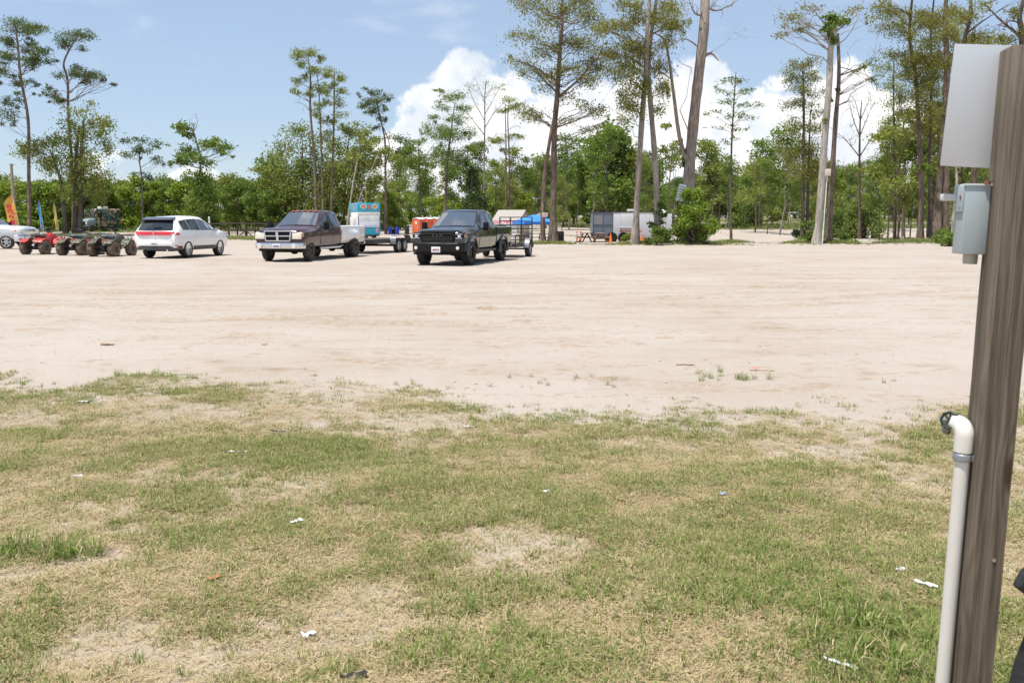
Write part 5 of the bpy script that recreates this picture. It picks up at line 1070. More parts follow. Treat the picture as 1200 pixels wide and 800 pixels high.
quad('camouflage green quad bike between the red and the olive quads', origin(98, 41.0, 9, -.6, -.5), heading(9), M_QGREEN, M_SEATB, M_RACK, 2)
quad('olive muddy quad bike beside the white SUV', origin(135, 39.8, 9, -.6, -.5), heading(9), M_QOLIVE, M_SEATB, M_RACK, 3)

# ---- trailers behind the trucks
def along(T, lx, ly=0.0): return T.matrix_basis @ Vector((lx, ly, 0))
bpy.context.view_layer.update()
def hauler(loc, rz):          # flat car hauler, local +x toward the truck
    T = thing('car_trailer', 'low black tandem axle car trailer hitched to the purple pickup', 'trailer', loc, rz)
    f = MB(); z = .55
    for sd in (-1, 1): f.box((-.2, sd * .98, z), (5.0, .07, .16))
    for x in np.linspace(-2.6, 2.2, 7): f.box((x, 0, z - .02), (.07, 1.9, .1))
    f.bar((2.3, .95, z), (3.6, 0, z - .02), .08, .14); f.bar((2.3, -.95, z), (3.6, 0, z - .02), .08, .14); f.box((-2.72, 0, z - .04), (.1, 2.05, .2)); f.build('frame', M_BLKMET, T, bevel=.008)
    MW = mat('weathered_deck', (.075, .06, .05), .9, var=.3, scale=4)
    plank = None
    for i in range(9):
        y = -.82 + i * .205
        if plank is None: plank = MB().box((0, 0, 0), (4.9, .19, .04)).mesh('plank', MW, bevel=.004)
        o = link(bpy.data.objects.new('plank', plank), T); o.location = (-.2, y, z + .105)
    for sd in (-1, 1):
        rows = []
        prof = [(-1.62, .42), (-1.60, .66), (-1.5, .80), (-1.28, .86), (-.62, .87), (.04, .86), (.26, .80), (.36, .66), (.38, .42)]
        rows = [[(x, sd * .99, zz) for x, zz in prof], [(x, sd * 1.30, zz) for x, zz in prof]]
        if sd < 0: rows = rows[::-1]
        MB().grid(rows, thick=.02).build('fender', mat('fender_grey', (.16, .17, .19), .45, .4, var=.2, dirt=.3), T, smooth=40)
        for ax in (-1.0, -.22): wheel(T, 'trailer', (ax, sd * 1.14, .345), sd)
        MB().box((-2.80, sd * .93, .56), (.06, .16, .10)).build('tail_lamp', M_RED, T, bevel=.01)
        MB().box((-2.72, sd * .80, .42), (.3, .16, .06)).build('ramp_pocket', mat('rusty_steel', (.25, .14, .08), .8, var=.3), T)
    for ax in (-1.0, -.22): MB().tube([(ax, -1.1, .345), (ax, 1.1, .345)], .04, 8).build('axle', M_UNDER, T)
    MB().tube([(3.2, .22, .1), (3.2, .22, .95)], .04, 8).box((3.2, .22, .02), (.2, .2, .03)).build('jack', M_BLKMET, T)
    MB().box((3.62, 0, .55), (.26, .1, .09)).build('coupler', M_BLKMET, T, bevel=.01); return T
pu = along(PURPLE, -7.45, -.0); pu.z = sz(pu.x, pu.y)
hauler(pu, heading(AZ_P + 3.5))
def utility(loc, rz):
    T = thing('utility_trailer', 'black open utility trailer with upright ladder ramp behind the black pickup', 'trailer', loc, rz); z = .5
    f = MB()
    for sd in (-1, 1): f.box((0, sd * .80, z), (3.1, .06, .12))
    for x in np.linspace(-1.5, 1.5, 6): f.box((x, 0, z), (.05, 1.55, .07))
    f.bar((1.55, .75, z), (2.75, 0, z), .06, .1); f.bar((1.55, -.75, z), (2.75, 0, z), .06, .1); f.build('frame', M_BLKMET, T, bevel=.006)
    MW = mat('weathered_deck', (.20, .165, .13), .9); pm = MB().box((0, 0, 0), (3.05, .2, .035)).mesh('plank', MW, bevel=.004)
    for i in range(7): o = link(bpy.data.objects.new('plank', pm), T); o.location = (0, -.66 + .22 * i, z + .08)
    for sd in (-1, 1):
        r_ = MB().box((0, sd * .80, .95), (3.1, .045, .045))
        for x in (-1.5, -.75, 0, .75, 1.5): r_.box((x, sd * .80, .73), (.045, .045, .42))
        r_.build('side_rail', M_BLKMET, T, bevel=.005)
        pts = [(-.1 + .42 * math.cos(a), .36 + .44 * math.sin(a)) for a in np.linspace(R(5), R(175), 11)]
        rows = [[(x, sd * .84, zz) for x, zz in pts], [(x, sd * 1.10, zz) for x, zz in pts]]
        if sd < 0: rows = rows[::-1]
        MB().grid(rows, thick=.02).build('fender', mat('fender_grey', (.16, .17, .19), .45, .4), T, smooth=50)
        wheel(T, 'trailer', (-.1, sd * .97, .345), sd)
        MB().box((-1.6, sd * .78, .5), (.05, .15, .1)).build('tail_lamp', M_RED, T, bevel=.01)
    MB().tube([(-.1, -.95, .345), (-.1, .95, .345)], .035, 8).build('axle', M_UNDER, T)
    g = MB()     # ladder ramp standing upright at the tail
    for y in (-.76, -.26, .26, .76): g.box((-1.62, y, 1.10), (.05, .05, 1.25))
    for zz in np.linspace(.52, 1.72, 8): g.box((-1.62, 0, zz), (.04, 1.52, .04))
    g.build('ramp_gate', M_BLKMET, T)
    MB().box((2.78, 0, z), (.25, .09, .08)).build('coupler', M_BLKMET, T, bevel=.01); return T
pu = along(BLACK, -5.75, 0); pu.z = sz(pu.x, pu.y)
utility(pu, heading(AZ_B - 1))
# ------------------------------------------------------------------ things around the lot
M_WOODG = mat('weathered_wood', (.30, .25, .20), .9, var=.3, scale=5, bump=.3); M_WOODB = mat('brown_wood', (.30, .19, .11), .85, var=.25, scale=5, bump=.3); M_WOODD = mat('dark_creosote_wood', (.045, .036, .03), .9, var=.3, scale=4)
M_TURQ = mat('turquoise_panel', (.02, .42, .60), .4, var=.05); M_PURP = mat('violet_trim', (.16, .08, .35), .5); M_PINK = mat('pink_print', (.80, .38, .38), .6, var=.2, scale=14); M_ORANGE = mat('orange_plastic', (.80, .16, .035), .5, var=.1, dirt=.1); M_TOAST = mat('food_print', (.62, .30, .12), .6, var=.45, scale=22)
M_PWHITE = mat('white_panel', (.74, .74, .72), .45, var=.04, dirt=.12); M_TRAILW = mat('white_trailer_skin', (.60, .61, .63), .45, var=.04, scale=2, dirt=.08); M_TRAILG = mat('grey_trailer_skin', (.19, .22, .27), .4, .3, var=.08, scale=2); M_SCREEN = mat('grey_mesh_screen', (.24, .24, .255), .7, var=.08)
M_PORTA = mat('orange_toilet_plastic', (.68, .13, .05), .55, var=.08, dirt=.1); M_BLUEB = mat('blue_barrel', (.02, .06, .42), .45, var=.1); M_BLACKB = mat('black_bin', (.018, .018, .018), .6, var=.2); M_TENT = mat('blue_canopy_cloth', (.03, .20, .62), .75, var=.06, scale=3); M_ROOF = mat('grey_shingle', (.33, .31, .28), .9, var=.2, scale=18, bump=.4); M_TAN = mat('tan_siding', (.50, .42, .32), .75, var=.06)
def sheet(name, pts, m_, parent, th=.004): return MB().grid([[pts[0], pts[1]], [pts[3], pts[2]]], thick=th).build(name, m_, parent, smooth=0)
def ellipse(cx, cz, rx, rz_, y, n=18): return [(cx + rx * math.cos(2 * math.pi * i / n), y, cz + rz_ * math.sin(2 * math.pi * i / n)) for i in range(n)]
def disc(name, cx, cz, rx, rz_, y, m_, parent):
    n = 18; a = ellipse(cx, cz, rx, rz_, y, n); b = ellipse(cx, cz, rx, rz_, y + .006, n)
    return MB().add(a + b, [tuple(range(n)), tuple(range(2 * n - 1, n - 1, -1))] + [(i, n + i, n + (i + 1) % n, (i + 1) % n) for i in range(n)]).build(name, m_, parent, smooth=0)

# ---- turquoise concession trailer
def concession():
    Y = 76; p = spot(433, Y); T = thing('concession_trailer', 'white and turquoise concession trailer with food pictures behind the white truck bed', 'food trailer', p, R(24)); rng = np.random.RandomState(9)
    W2 = 1.2; z0, z1 = .62, 3.22; D = 2.4
    MB().box((0, D / 2, (z0 + 2.45) / 2), (2 * W2, D, 2.45 - z0)).build('body', M_PWHITE, T, bevel=.02)
    MB().box((0, D / 2 + .05, 2.83), (2 * W2 + .04, D + .1, .72)).build('sign_board', M_TURQ, T, bevel=.01)
    MB().box((0, -.02, .93), (2 * W2 - .02, .03, .62)).build('lower_panel', M_TURQ, T, bevel=.005)
    for sd in (-1, 1): MB().box((sd * 1.17, -.025, 1.66), (.07, .04, .85)).build('corner_trim', M_PURP, T)
    MB().box((0, -.03, 2.32), (2.36, .05, .24)).build('fascia', M_PWHITE, T, bevel=.01)
    for sd in (-1, 1):
        h = MB().box((sd * .56, -.03, 1.85), (1.09, .04, .62)).build('shutter', M_PWHITE, T, bevel=.008); MB().box((sd * .12, -.06, 1.78), (.03, .03, .08)).build('latch', M_CHROME, h)
    MB().box((0, -.10, 1.36), (2.1, .22, .28)).build('counter', mat('pale_counter', (.62, .66, .74), .4), T, bevel=.01)
    for cx in (-.58, .62): disc('picture', cx, 2.90, .36, .20, -.062, M_PWHITE, T); disc('picture', cx, 2.90, .27, .13, -.07, M_TOAST, T)
    MB().box((.03, -.07, 2.83), (.20, .02, .34)).build('picture', M_ORANGE, T); marks(MB(), -.066, -.72, -.45, 2.58, 2.63, rng, 'y').build('lettering', M_PINK, T, smooth=0); marks(MB(), -.066, .45, .82, 2.58, 2.63, rng, 'y').build('lettering', M_PINK, T, smooth=0)
    for cx, rx in ((-.85, .2), (-.58, .2)): disc('picture', cx, .95, rx, .22, -.05, M_TOAST, T)
    disc('picture', .82, 1.0, .17, .2, -.05, M_PINK, T)
    for zz in (2.62, 2.74, 2.86, 2.98, 3.08): marks(MB(), -W2 - .026, .3, 1.9, zz, zz + .05, rng, 'x').build('menu_lettering', M_PINK, T, smooth=0)
    MB().box((-W2 - .15, 1.2, 1.65), (.3, 1.2, .75)).build('side_locker', M_PWHITE, T, bevel=.02)
    MB().box((0, 1.2, .55), (2.2, 2.4, .12)).bar((0, -.05, .5), (0, -1.1, .46), .1, .1).build('frame', M_BLKMET, T)
    MB().tube([(.05, -.95, 0), (.05, -.95, .7)], .05, 8).build('jack', M_STEEL_RIM, T); MB().box((.62, -.1, .46), (.14, .2, .16)).build('step', M_BLKPL, T)
    for sd in (-1, 1): wheel(T, 'trailer', (sd * 1.0, 1.6, .345), 1).rotation_euler = (0, 0, R(-90 * sd))
    T.scale = (.78, .95, 1)
    MB().tube([(-.12, .5, 3.2), (-.1, .5, 4.3)], .02, 6).build('flag_pole', mat('yellow_pole', (.6, .5, .05), .5), T)
concession()
def barrel(name, label, px, Y, m_, h_=.88, r_=.29, group=None, tilt=0):
    T = thing(name, label, name.split('_')[-1], spot(px, Y), group=group)
    MB().lathe([(r_ * .94, 0), (r_, .03), (r_, h_ * .3), (r_ * 1.03, h_ * .33), (r_, h_ * .36), (r_, h_ * .63), (r_ * 1.03, h_ * .66), (r_, h_ * .69), (r_, h_ - .03), (r_ * .96, h_), (r_ * .9, h_ - .03), (.0, h_ - .03)], 20, axis='z').build('drum', m_, T, smooth=40)
    MB().lathe([(r_ * .99, h_), (r_ * 1.03, h_ + .015), (r_ * .99, h_ + .03), (r_ * .93, h_ + .015)], 20, axis='z', close=True).build('rim', m_, T)
barrel('blue_barrel', 'blue plastic barrel, one of a pair flanking a low black bin', 457.2, 103, M_BLUEB, .78, .22, 'blue barrels on the sand'); barrel('blue_barrel', 'blue plastic barrel, one of a pair flanking a low black bin', 465.6, 103, M_BLUEB, .78, .22, 'blue barrels on the sand')
barrel('trash_bin', 'low black bin between the two blue barrels', 461.2, 103.4, M_BLACKB, .55, .2); barrel('trash_bin', 'black bin standing alone between the blue barrels and the toilets', 477, 103, M_BLACKB, .82, .25); barrel('trash_bin', 'tall black bin beside the twin trunked cypress', 656.5, 67, M_BLACKB, .85, .27); barrel('trash_bin', 'squat dark bin behind the low weedy bush at the trailer tail', 777.5, 66, M_BLACKB, .62, .33); barrel('trash_bin', 'distant black bin beside the wide willow', 1024, 92, M_BLACKB, .7, .3)

def toilet(label, px, Y, rz):
    T = thing('portable_toilet', label, 'toilet', spot(px, Y), rz, 'portable toilets in a row'); w_ = 1.1
    MB().box((0, 0, .08), (w_, w_, .14)).build('skid', M_BLACKB, T, bevel=.02); MB().box((0, 0, 1.1), (w_ - .06, w_ - .06, 1.95)).build('cabin', M_PORTA, T, bevel=.03)
    for sx in (-1, 1):
        for sy in (-1, 1): MB().box((sx * (w_ / 2 - .03), sy * (w_ / 2 - .03), 1.1), (.1, .1, 1.98)).build('corner_post', M_PORTA, T, bevel=.02)
    d = MB().box((0, -w_ / 2 + .015, 1.05), (.74, .03, 1.75)).build('door', M_PORTA, T, bevel=.01); MB().box((.26, -w_ / 2 - .01, 1.05), (.08, .03, .14)).build('latch', M_PWHITE, d); MB().box((0, -w_ / 2 - .006, 1.62), (.26, .012, .3)).build('notice', M_PWHITE, d)
    MB().box((-w_ / 2 + .01, 0, 1.55), (.03, .3, .34)).build('notice', M_PWHITE, T)
    P_ = [[(x, y, 2.08 + .2 * (1 - (x / .58) ** 2) * (1 - .5 * (y / .58) ** 2)) for x in np.linspace(-.57, .57, 7)] for y in np.linspace(-.57, .57, 5)]
    MB().grid(P_, thick=.06).build('roof', mat('translucent_white_roof', (.80, .80, .78), .5), T, smooth=50); MB().tube([(.35, .35, 2.1), (.35, .35, 2.5)], .05, 8).build('vent_pipe', M_PWHITE, T); T.scale = (.86,) * 3
toilet('end orange portable toilet with white roof, its side panel showing', 491, 98, R(-32)); toilet('middle orange portable toilet of the row with white roof', 500.5, 99, R(-32)); toilet('last orange portable toilet of the row, half hidden by the black pickup', 510, 100, R(-32))

def shed():
    T = thing('shed', 'small tan shed with grey gable roof and red lettered banner', 'shed', spot(600, 76), R(-28)); w_, d, h, rh = 2.35, 1.75, 1.95, 2.62
    MB().prism([(-d / 2, 0), (d / 2, 0), (d / 2, h), (0, rh - .08), (-d / 2, h)], -w_ / 2, w_ / 2, axis='x').build('wall', M_TAN, T)
    for sd in (-1, 1): MB().grid([[(-w_ / 2 - .1, sd * (d / 2 + .12), h - .08), (w_ / 2 + .1, sd * (d / 2 + .12), h - .08)], [(-w_ / 2 - .1, 0, rh), (w_ / 2 + .1, 0, rh)]], thick=-.05 * sd).build('roof', M_ROOF, T, smooth=0)
    b = MB().box((-.1, -d / 2 - .13, h - .30), (w_ - .1, .03, .42)).build('banner', mat('banner_white', (.78, .74, .74), .6), T); rng = np.random.RandomState(3); marks(MB(), -d / 2 - .15, -w_ / 2 + .1, w_ / 2 - .3, h - .44, h - .16, rng, 'y', .15).build('lettering', mat('banner_red', (.70, .10, .14), .6), b, smooth=0)
    w = MB().box((-.55, -d / 2 - .01, 1.25), (.9, .05, .55)).build('window', M_GLASS, T); MB().box((-.55, -d / 2 - .05, .95), (1.05, .16, .05)).build('sill', M_WOODB, w)
    MB().box((.55, -d / 2 - .01, .95), (.75, .04, 1.7)).build('door', M_PWHITE, T, bevel=.01); MB().box((.55, -d / 2 - .04, 1.53), (.7, .02, .1)).build('lettering_strip', M_PINK, T)
    v = MB().box((w_ / 2 + .01, .1, 1.72), (.04, .62, .24)).build('vent_window', mat('vent_blue_grey', (.25, .32, .42), .5), T)
    for i in range(5): MB().box((w_ / 2 + .035, .1, 1.63 + .045 * i), (.02, .6, .02)).build('slat', M_PWHITE, v)
    for y in (-.75, -.4, 0, .4, .75): MB().box((w_ / 2 + .008, y, .9), (.02, .03, 1.7)).build('batten', M_TAN, T)
shed()
def canopy():
    T = thing('canopy_tent', 'blue pop up canopy tent beside the twin trunked cypress', 'tent', spot(626, 72.5), R(20)); h = .0; a = 1.32
    n = 13; P_ = []
    for i in range(n):
        r_ = []
        for j in range(n):
            x, y = a * (2 * i / (n - 1) - 1), a * (2 * j / (n - 1) - 1); m_ = max(abs(x), abs(y)) / a; r_.append((x, y, 1.68 + .56 * (1 - m_) ** .85 - .05 * (1 - abs(x * y) / a / a) * m_ ** 3))
        P_.append(r_)
    MB().grid(P_, thick=-.01).build('canopy', M_TENT, T, smooth=30)
    for sd, ax in ((-1, 0), (1, 0), (-1, 1), (1, 1)):
        rows = [[((u, sd * (a + .004), z) if ax == 0 else (sd * (a + .004), u, z)) for u in np.linspace(-a, a, 9)] for z in (1.46, 1.68)]
        MB().grid(rows, thick=.006).build('valance', M_TENT, T, smooth=0)
    for sx in (-1, 1):
        for sy in (-1, 1): MB().tube([(sx * 1.28, sy * 1.28, -.02), (sx * 1.28, sy * 1.28, 1.68)], .022, 6).build('leg', M_ALLOY, T)
canopy()
def picnic(label, px, Y, rz, m_, h_=.75):
    T = thing('picnic_table', label, 'picnic table', spot(px, Y), rz, 'picnic tables'); pl = MB().box((0, 0, 0), (1.7, .14, .04)).mesh('plank', m_, bevel=.004)
    for y, z in ((-.30, .74), (-.15, .74), (0, .74), (.15, .74), (.30, .74), (-.72, .44), (-.56, .44), (.56, .44), (.72, .44)): o = link(bpy.data.objects.new('plank', pl), T); o.location = (0, y, z)
    for x in (-.6, .6):
        for sd in (-1, 1): MB().bar((x, sd * .55, 0), (x, sd * .18, .72), .05, .1).build('leg', m_, T)
        MB().box((x + .05, 0, .40), (.045, 1.5, .09)).build('crossbeam', m_, T)
picnic('dark picnic table beside the striped traffic posts', 688, 76.5, R(70), M_WOODD); picnic('light brown picnic table in front of the grey trailer end', 703.5, 76.2, R(80), M_WOODB); picnic('pale wooden picnic table under the blue canopy', 625, 74, R(15), M_WOODG); picnic('dark picnic table behind the twin trunked cypress', 645, 73, R(5), M_WOODD); picnic('pale picnic table beyond the red quad near the feather flags', 51, 97, R(3), M_WOODG)

# ---- food trailer
def food_trailer():
    Y = 77.5; T = thing('food_trailer', 'long white and grey food trailer with red lettering and serving window', 'food trailer', spot(731, Y), R(0)); w_ = 5.25; d = 2.2; z0, z1 = .32, 2.44; rng = np.random.RandomState(5); x0 = -w_ / 2
    MB().box((.85, d / 2, (z0 + z1) / 2), (w_ - 1.7, d, z1 - z0)).build('body', M_TRAILW, T, bevel=.02)
    MB().box((x0 + .86, d / 2, (z0 + z1) / 2), (1.70, d - .06, z1 - z0 - .03)).build('porch', M_TRAILG, T, bevel=.01)
    for sx, sz_ in ((.46, 1.95), (1.27, 1.95), (.46, .95), (1.27, .95)): MB().box((x0 + sx, .02, sz_ - .05), (.74, .02, .86)).build('screen_panel', M_SCREEN if sz_ > 1.5 and sx < 1 else M_TRAILG, T)
    f = MB()
    for sx in (.04, .86, 1.68): f.box((x0 + sx, .01, 1.38), (.06, .05, 2.06))
    for zz in (.36, 1.38, 2.40): f.box((x0 + .86, .008, zz), (1.7, .05, .06))
    f.build('porch_frame', mat('porch_frame_grey', (.13, .15, .18), .5, .3), T)
    MB().box((0, d / 2, z1 + .02), (w_ + .04, d + .04, .06)).build('roof', M_BLKMET, T, bevel=.01)
    for x in (-.3, .95): MB().box((x, -.008, 1.38), (.012, .02, 2.05)).build('seam', mat('seam_grey', (.32, .33, .35), .5), T)
    wdw = MB().box((.36, -.02, 1.82), (1.30, .05, 1.0)).build('serving_window', mat('shutter_white', (.64, .64, .65), .4), T, bevel=.01); MB().box((.36, -.16, 1.17), (1.5, .3, .05)).build('counter', M_ALLOY, T); MB().box((.36, -.04, 1.24), (1.5, .04, .12)).build('counter_back', mat('pale_counter', (.62, .66, .74), .4), T); MB().box((1.13, -.1, 1.25), (.05, .12, .28)).build('bracket', M_BLKPL, T)
    marks(MB(), -.012, -.36, .62, .82, .98, rng, 'y', .18).build('lettering', mat('trailer_red', (.65, .05, .05), .5), T, smooth=0); marks(MB(), -.012, 1.0, 1.55, .82, .98, rng, 'y', .18).build('lettering', mat('trailer_red', (.65, .05, .05), .5), T, smooth=0)
    MB().box((w_ / 2 - .2, -.03, 1.30), (.28, .06, .16)).build('tail_lamp', M_RED, T, bevel=.01)
    MB().box((w_ / 2 + .03, d / 2, 1.38), (.08, d - .1, 2.0)).build('rear_door', M_BLKPL, T); MB().box((.85, .02, z0 - .03), (3.3, .08, .09)).build('side_skirt', mat('dark_red_strip', (.3, .05, .05), .5), T)
    MB().box((.75, 1.0, z1 + .16), (.75, .7, .22)).build('air_conditioner', M_PWHITE, T, bevel=.05); MB().box((-1.75, 1.0, z1 + .12), (.42, .5, .14)).build('roof_vent', M_BLKPL, T, bevel=.03)
    for x in (-.98, -.05):
        MB().lathe([(.44, -.01), (.44, .28), (.0, .28)], 20, c=(x, -.015, .35)).build('wheel_arch', M_UNDER, T); wheel(T, 'trailer', (x, .10, .345), 1).rotation_euler = (0, 0, math.pi)
    MB().box((0, 1.1, .28), (4.9, 1.8, .1)).build('frame', M_UNDER, T)
    for x in (-2.4, 2.4): MB().box((x, .2, .13), (.1, .1, .26)).build('stand', M_BLKMET, T)
food_trailer()
def supply():
    T = thing('box_trailer', 'small white box trailer with red fire mark behind the food trailer tail', 'trailer', spot(780, 81), 0); MB().box((0, .8, 1.30), (1.05, 1.6, 2.1)).build('body', M_TRAILW, T, bevel=.02); MB().box((.62, .5, .62), (.52, 1.0, .86)).build('locker', M_PWHITE, T, bevel=.02); rng = np.random.RandomState(5)
    MB().prism([(.56, .52), (.68, .52), (.72, .62), (.62, .80), (.52, .62)], -.012, .0).build('fire_mark', M_REDINK, T, smooth=0); MB().box((0, -.012, 1.28), (.012, .02, 1.9)).build('seam', M_SCREEN, T); MB().box((.1, .8, .22), (1.3, 1.2, .1)).build('frame', M_UNDER, T)
    for x in (-.35, .8): MB().box((x, .3, .1), (.1, .1, .22)).build('stand', M_BLKMET, T)
    MB().lathe([(.22, 0), (.24, .18), (.14, .36), (0, .38)], 16, axis='z', c=(-.15, .6, 2.34)).build('roof_vent', M_PWHITE, T)
supply()
def cone(label, px, Y, h_=.75):
    T = thing('traffic_cone', label, 'traffic cone', spot(px, Y), R(12), 'orange traffic cones'); MB().box((0, 0, .015), (.38, .38, .03)).build('base', M_ORANGE, T, bevel=.01); MB().lathe([(.15, .03), (.13, .12), (.035, h_ - .01), (.02, h_)], 16, axis='z').build('body', M_ORANGE, T, smooth=40)
cone('orange traffic cone in front of the trailer wheels', 715.6, 74.5); cone('orange traffic cone near the trailer tail lamp', 752, 74.5)
for px, lb in ((676, 'striped orange traffic post on the far side of the pair'), (680.5, 'striped orange traffic post beside the dark picnic table')):
    T = thing('traffic_post', lb, 'traffic post', spot(px, 76)); MB().lathe([(.17, 0), (.17, .06), (.06, .08)], 14, axis='z').build('base', M_BLKPL, T); MB().lathe([(.05, .06), (.05, .85), (.07, .88), (.0, .92)], 12, axis='z').build('body', M_ORANGE, T)
    for zz in (.45, .66): MB().lathe([(.053, zz), (.053, zz + .1)], 12, axis='z').build('reflective_band', M_PWHITE, T)

# ---- camouflage food truck
def camo_truck():
    mc = bpy.data.materials.new('camouflage'); mc.use_nodes = True; t = NT(mc.node_tree); b = t.n['Principled BSDF']; tc = t.new('ShaderNodeTexCoord').outputs['Object']
    n1 = t.noise(tc, 2.2, 2, .5); n2 = t.noise(t.vmath('ADD', tc, (5, 2, 8)), 2.4, 2, .5)
    c = t.mix(t.math('GREATER_THAN', n1, .52), (.02, .10, .085), (.52, .32, .20)); c = t.mix(t.math('GREATER_THAN', n2, .58), c, (.025, .03, .03)); c = t.mix(t.math('LESS_THAN', n2, .40), c, (.30, .14, .12)); t.set(b.inputs['Base Color'], c); b.inputs['Roughness'].default_value = .6
    T = thing('food_truck', 'camouflage painted step van with white roof unit beneath the yellowish tree', 'food truck', spot(117, 113), R(-118)); S = lambda x, w_, zb, zt: (x, [(0, zb), (w_ - .05, zb), (w_, zb + .08), (w_, zb + .5 * (zt - zb)), (w_, zt - .12), (w_ - .03, zt - .04), (w_ - .12, zt), (0, zt + .03)])
    Loft([S(-2.3, 1.05, .5, 2.68), S(1.1, 1.05, .5, 2.68), S(1.25, 1.03, .5, 2.55)]).mb().build('body', mc, T, smooth=40); Loft([S(1.25, .95, .5, 1.55), S(2.2, .9, .5, 1.42), S(2.35, .85, .6, 1.25)]).mb().build('hood', mat('grey_green_hood', (.22, .28, .29), .4, coat=.4), T, smooth=40)
    MB().box((1.30, 0, 2.05), (.05, 1.7, .62)).build('windshield', M_GLASS, T, bevel=.02); MB().box((2.36, 0, .95), (.05, 1.1, .45)).build('grille', M_BLKPL, T); MB().box((2.42, 0, .55), (.15, 1.9, .2)).build('front_bumper', M_BLKMET, T, bevel=.03)
    for sd in (-1, 1):
        MB().box((2.36, sd * .7, 1.0), (.05, .26, .22)).build('headlight', M_LAMP, T, bevel=.03); MB().box((.75, sd * 1.055, 1.95), (.6, .03, .6)).build('side_window', M_GLASS, T)
        for ax in (1.75, -1.4): wheel(T, 'purple', (ax, sd * .92, .40), sd)
    MB().box((-.6, 0, 2.85), (.9, .8, .28)).build('air_conditioner', M_PWHITE, T, bevel=.06); MB().box((0, 0, .48), (4, 1.6, .12)).build('chassis', M_UNDER, T)
camo_truck()
# ---- feather flags, utility pole, fence
def flag(label, px, Y, h_, w_, cols, rz, bend):
    T = thing('feather_flag', label, 'flag', spot(px, Y), rz); pts = [(0, 0, -.1)] + [(bend * (i / 10) ** 2.6 * 1.0, 0, h_ * i / 10) for i in range(1, 11)]; MB().tube(pts, [.022 - .0012 * i for i in range(11)], 6).build('pole', mat('flag_pole_white', (.6, .6, .58), .4), T)
    P_ = []; n = 12
    for i in range(n + 1):
        f = i / n; z = h_ * (.18 + .80 * f); px_ = bend * (z / h_) ** 2.6; ww = w_ * (1 - max(0, (f - .72) / .28) ** 2 * .92) * (.75 + .25 * min(1, f * 3)); P_.append([(px_ - ww * j / 5, .05 * math.sin(f * 7 + j), z) for j in range(6)])
    fl = MB().grid(P_, thick=.006).build('cloth', cols, T, smooth=50); return T, fl, P_
def clothmat(name, a, b_, c_, sc):
    m_ = bpy.data.materials.new(name); m_.use_nodes = True; t = NT(m_.node_tree); b = t.n['Principled BSDF']; tc = t.new('ShaderNodeTexCoord').outputs['Object']; n1 = t.noise(t.vmath('MULTIPLY', tc, (1, 1, .8)), sc, 2); c = t.mix(t.ss(n1, .42, .56), a, b_); c = t.mix(t.ss(t.noise(t.vmath('ADD', tc, (4, 4, 1)), sc * 1.6, 2), .58, .66), c, c_); t.set(b.inputs['Base Color'], c); b.inputs['Roughness'].default_value = .8; return m_
T, fl, P_ = flag('yellow and red feather flag with tall lettering by the silver pickup', 24, 72, 3.75, .85, clothmat('flag_yellow_red', (.62, .33, .05), (.62, .40, .09), (.58, .04, .08), 1.3), 0, -.42)
rng = np.random.RandomState(8); mb = MB()
for i in range(6):
    z = .85 + i * .4; xc = -.42 * (z / 3.75) ** 2.6 - .42; h = .26
    for (dx, dz, ww, hh) in ((-.16, 0, .09, h), (0, h / 2 - .03, .3, .07), (.1, -.05, .09, h * .7), (0, -.02, .3, .06))[:3 + i % 2]: mb.box((xc + dx, -.07, z + dz), (ww, .01, hh))
mb.build('lettering', mat('flag_red', (.72, .03, .09), .7), T, smooth=0)
flag('slim blue feather flag beside the tall pine', 51.5, 93, 3.6, .3, clothmat('flag_blue', (.05, .20, .42), (.06, .30, .55), (.7, .5, .45), 1.6), 0, -.28); flag('slim yellow feather flag in front of the yellowish tree', 69, 94, 3.3, .3, clothmat('flag_gold', (.48, .33, .07), (.55, .40, .10), (.45, .25, .05), 1.6), 0, -.25)
p = spot(19, 88); T = thing('utility_pole', 'grey wooden utility pole beside the tall pine', 'pole', p); MB().tube([(0, 0, -.2), (.0, 0, 3), (.02, 0, row_z(192, 88) - p.z)], [.16, .15, .13], 12).build('pole', M_WOODG, T); MB().tube([(.1, 0, row_z(193, 88) - p.z - .1), (.35, 0, row_z(192, 88) - p.z - .05)], .03, 6).build('bracket', M_BLKMET, T); MB().lathe([(.02, 0), (.06, .03), (.06, .12), (.02, .15)], 10, axis='z', c=(.37, 0, row_z(192, 88) - p.z - .1)).build('insulator', M_PWHITE, T)
def fence():
    A = spot(240, 92); B = spot(345, 80); T = thing('rail_fence', 'dark wooden rail fence with braced posts between the SUV and purple pickup', 'fence', A); D = B - A; n = 11; h = 1.35
    for i in range(n):
        q = D * (i / (n - 1)); gq = sz(A.x + q.x, A.y + q.y) - A.z; big = i % 4 == 1; MB().box((q.x, q.y, gq + h / 2 - .1), (.2 if big else .13, .2 if big else .13, h + .2 + (.12 if big else 0))).build('post', M_WOODD, T, bevel=.01)
    for zz, hh in ((h, .13), (h * .55, .10)):
        for i in range(n - 1):
            a = D * (i / (n - 1)); b = D * ((i + 1) / (n - 1)); ga = sz(A.x + a.x, A.y + a.y) - A.z; gb = sz(A.x + b.x, A.y + b.y) - A.z
            MB().bar((a.x, a.y - .1, ga + zz), (b.x, b.y - .1, gb + zz), .05, hh).build('rail', M_WOODD, T)
    for i in (1, 5, 9):
        for sd in (-1, 1):
            a = D * (i / (n - 1)); b = D * ((i + sd) / (n - 1)); MB().bar((a.x, a.y - .16, .85), (b.x, b.y - .16, .05), .06, .08).build('brace', M_WOODD, T)
fence()
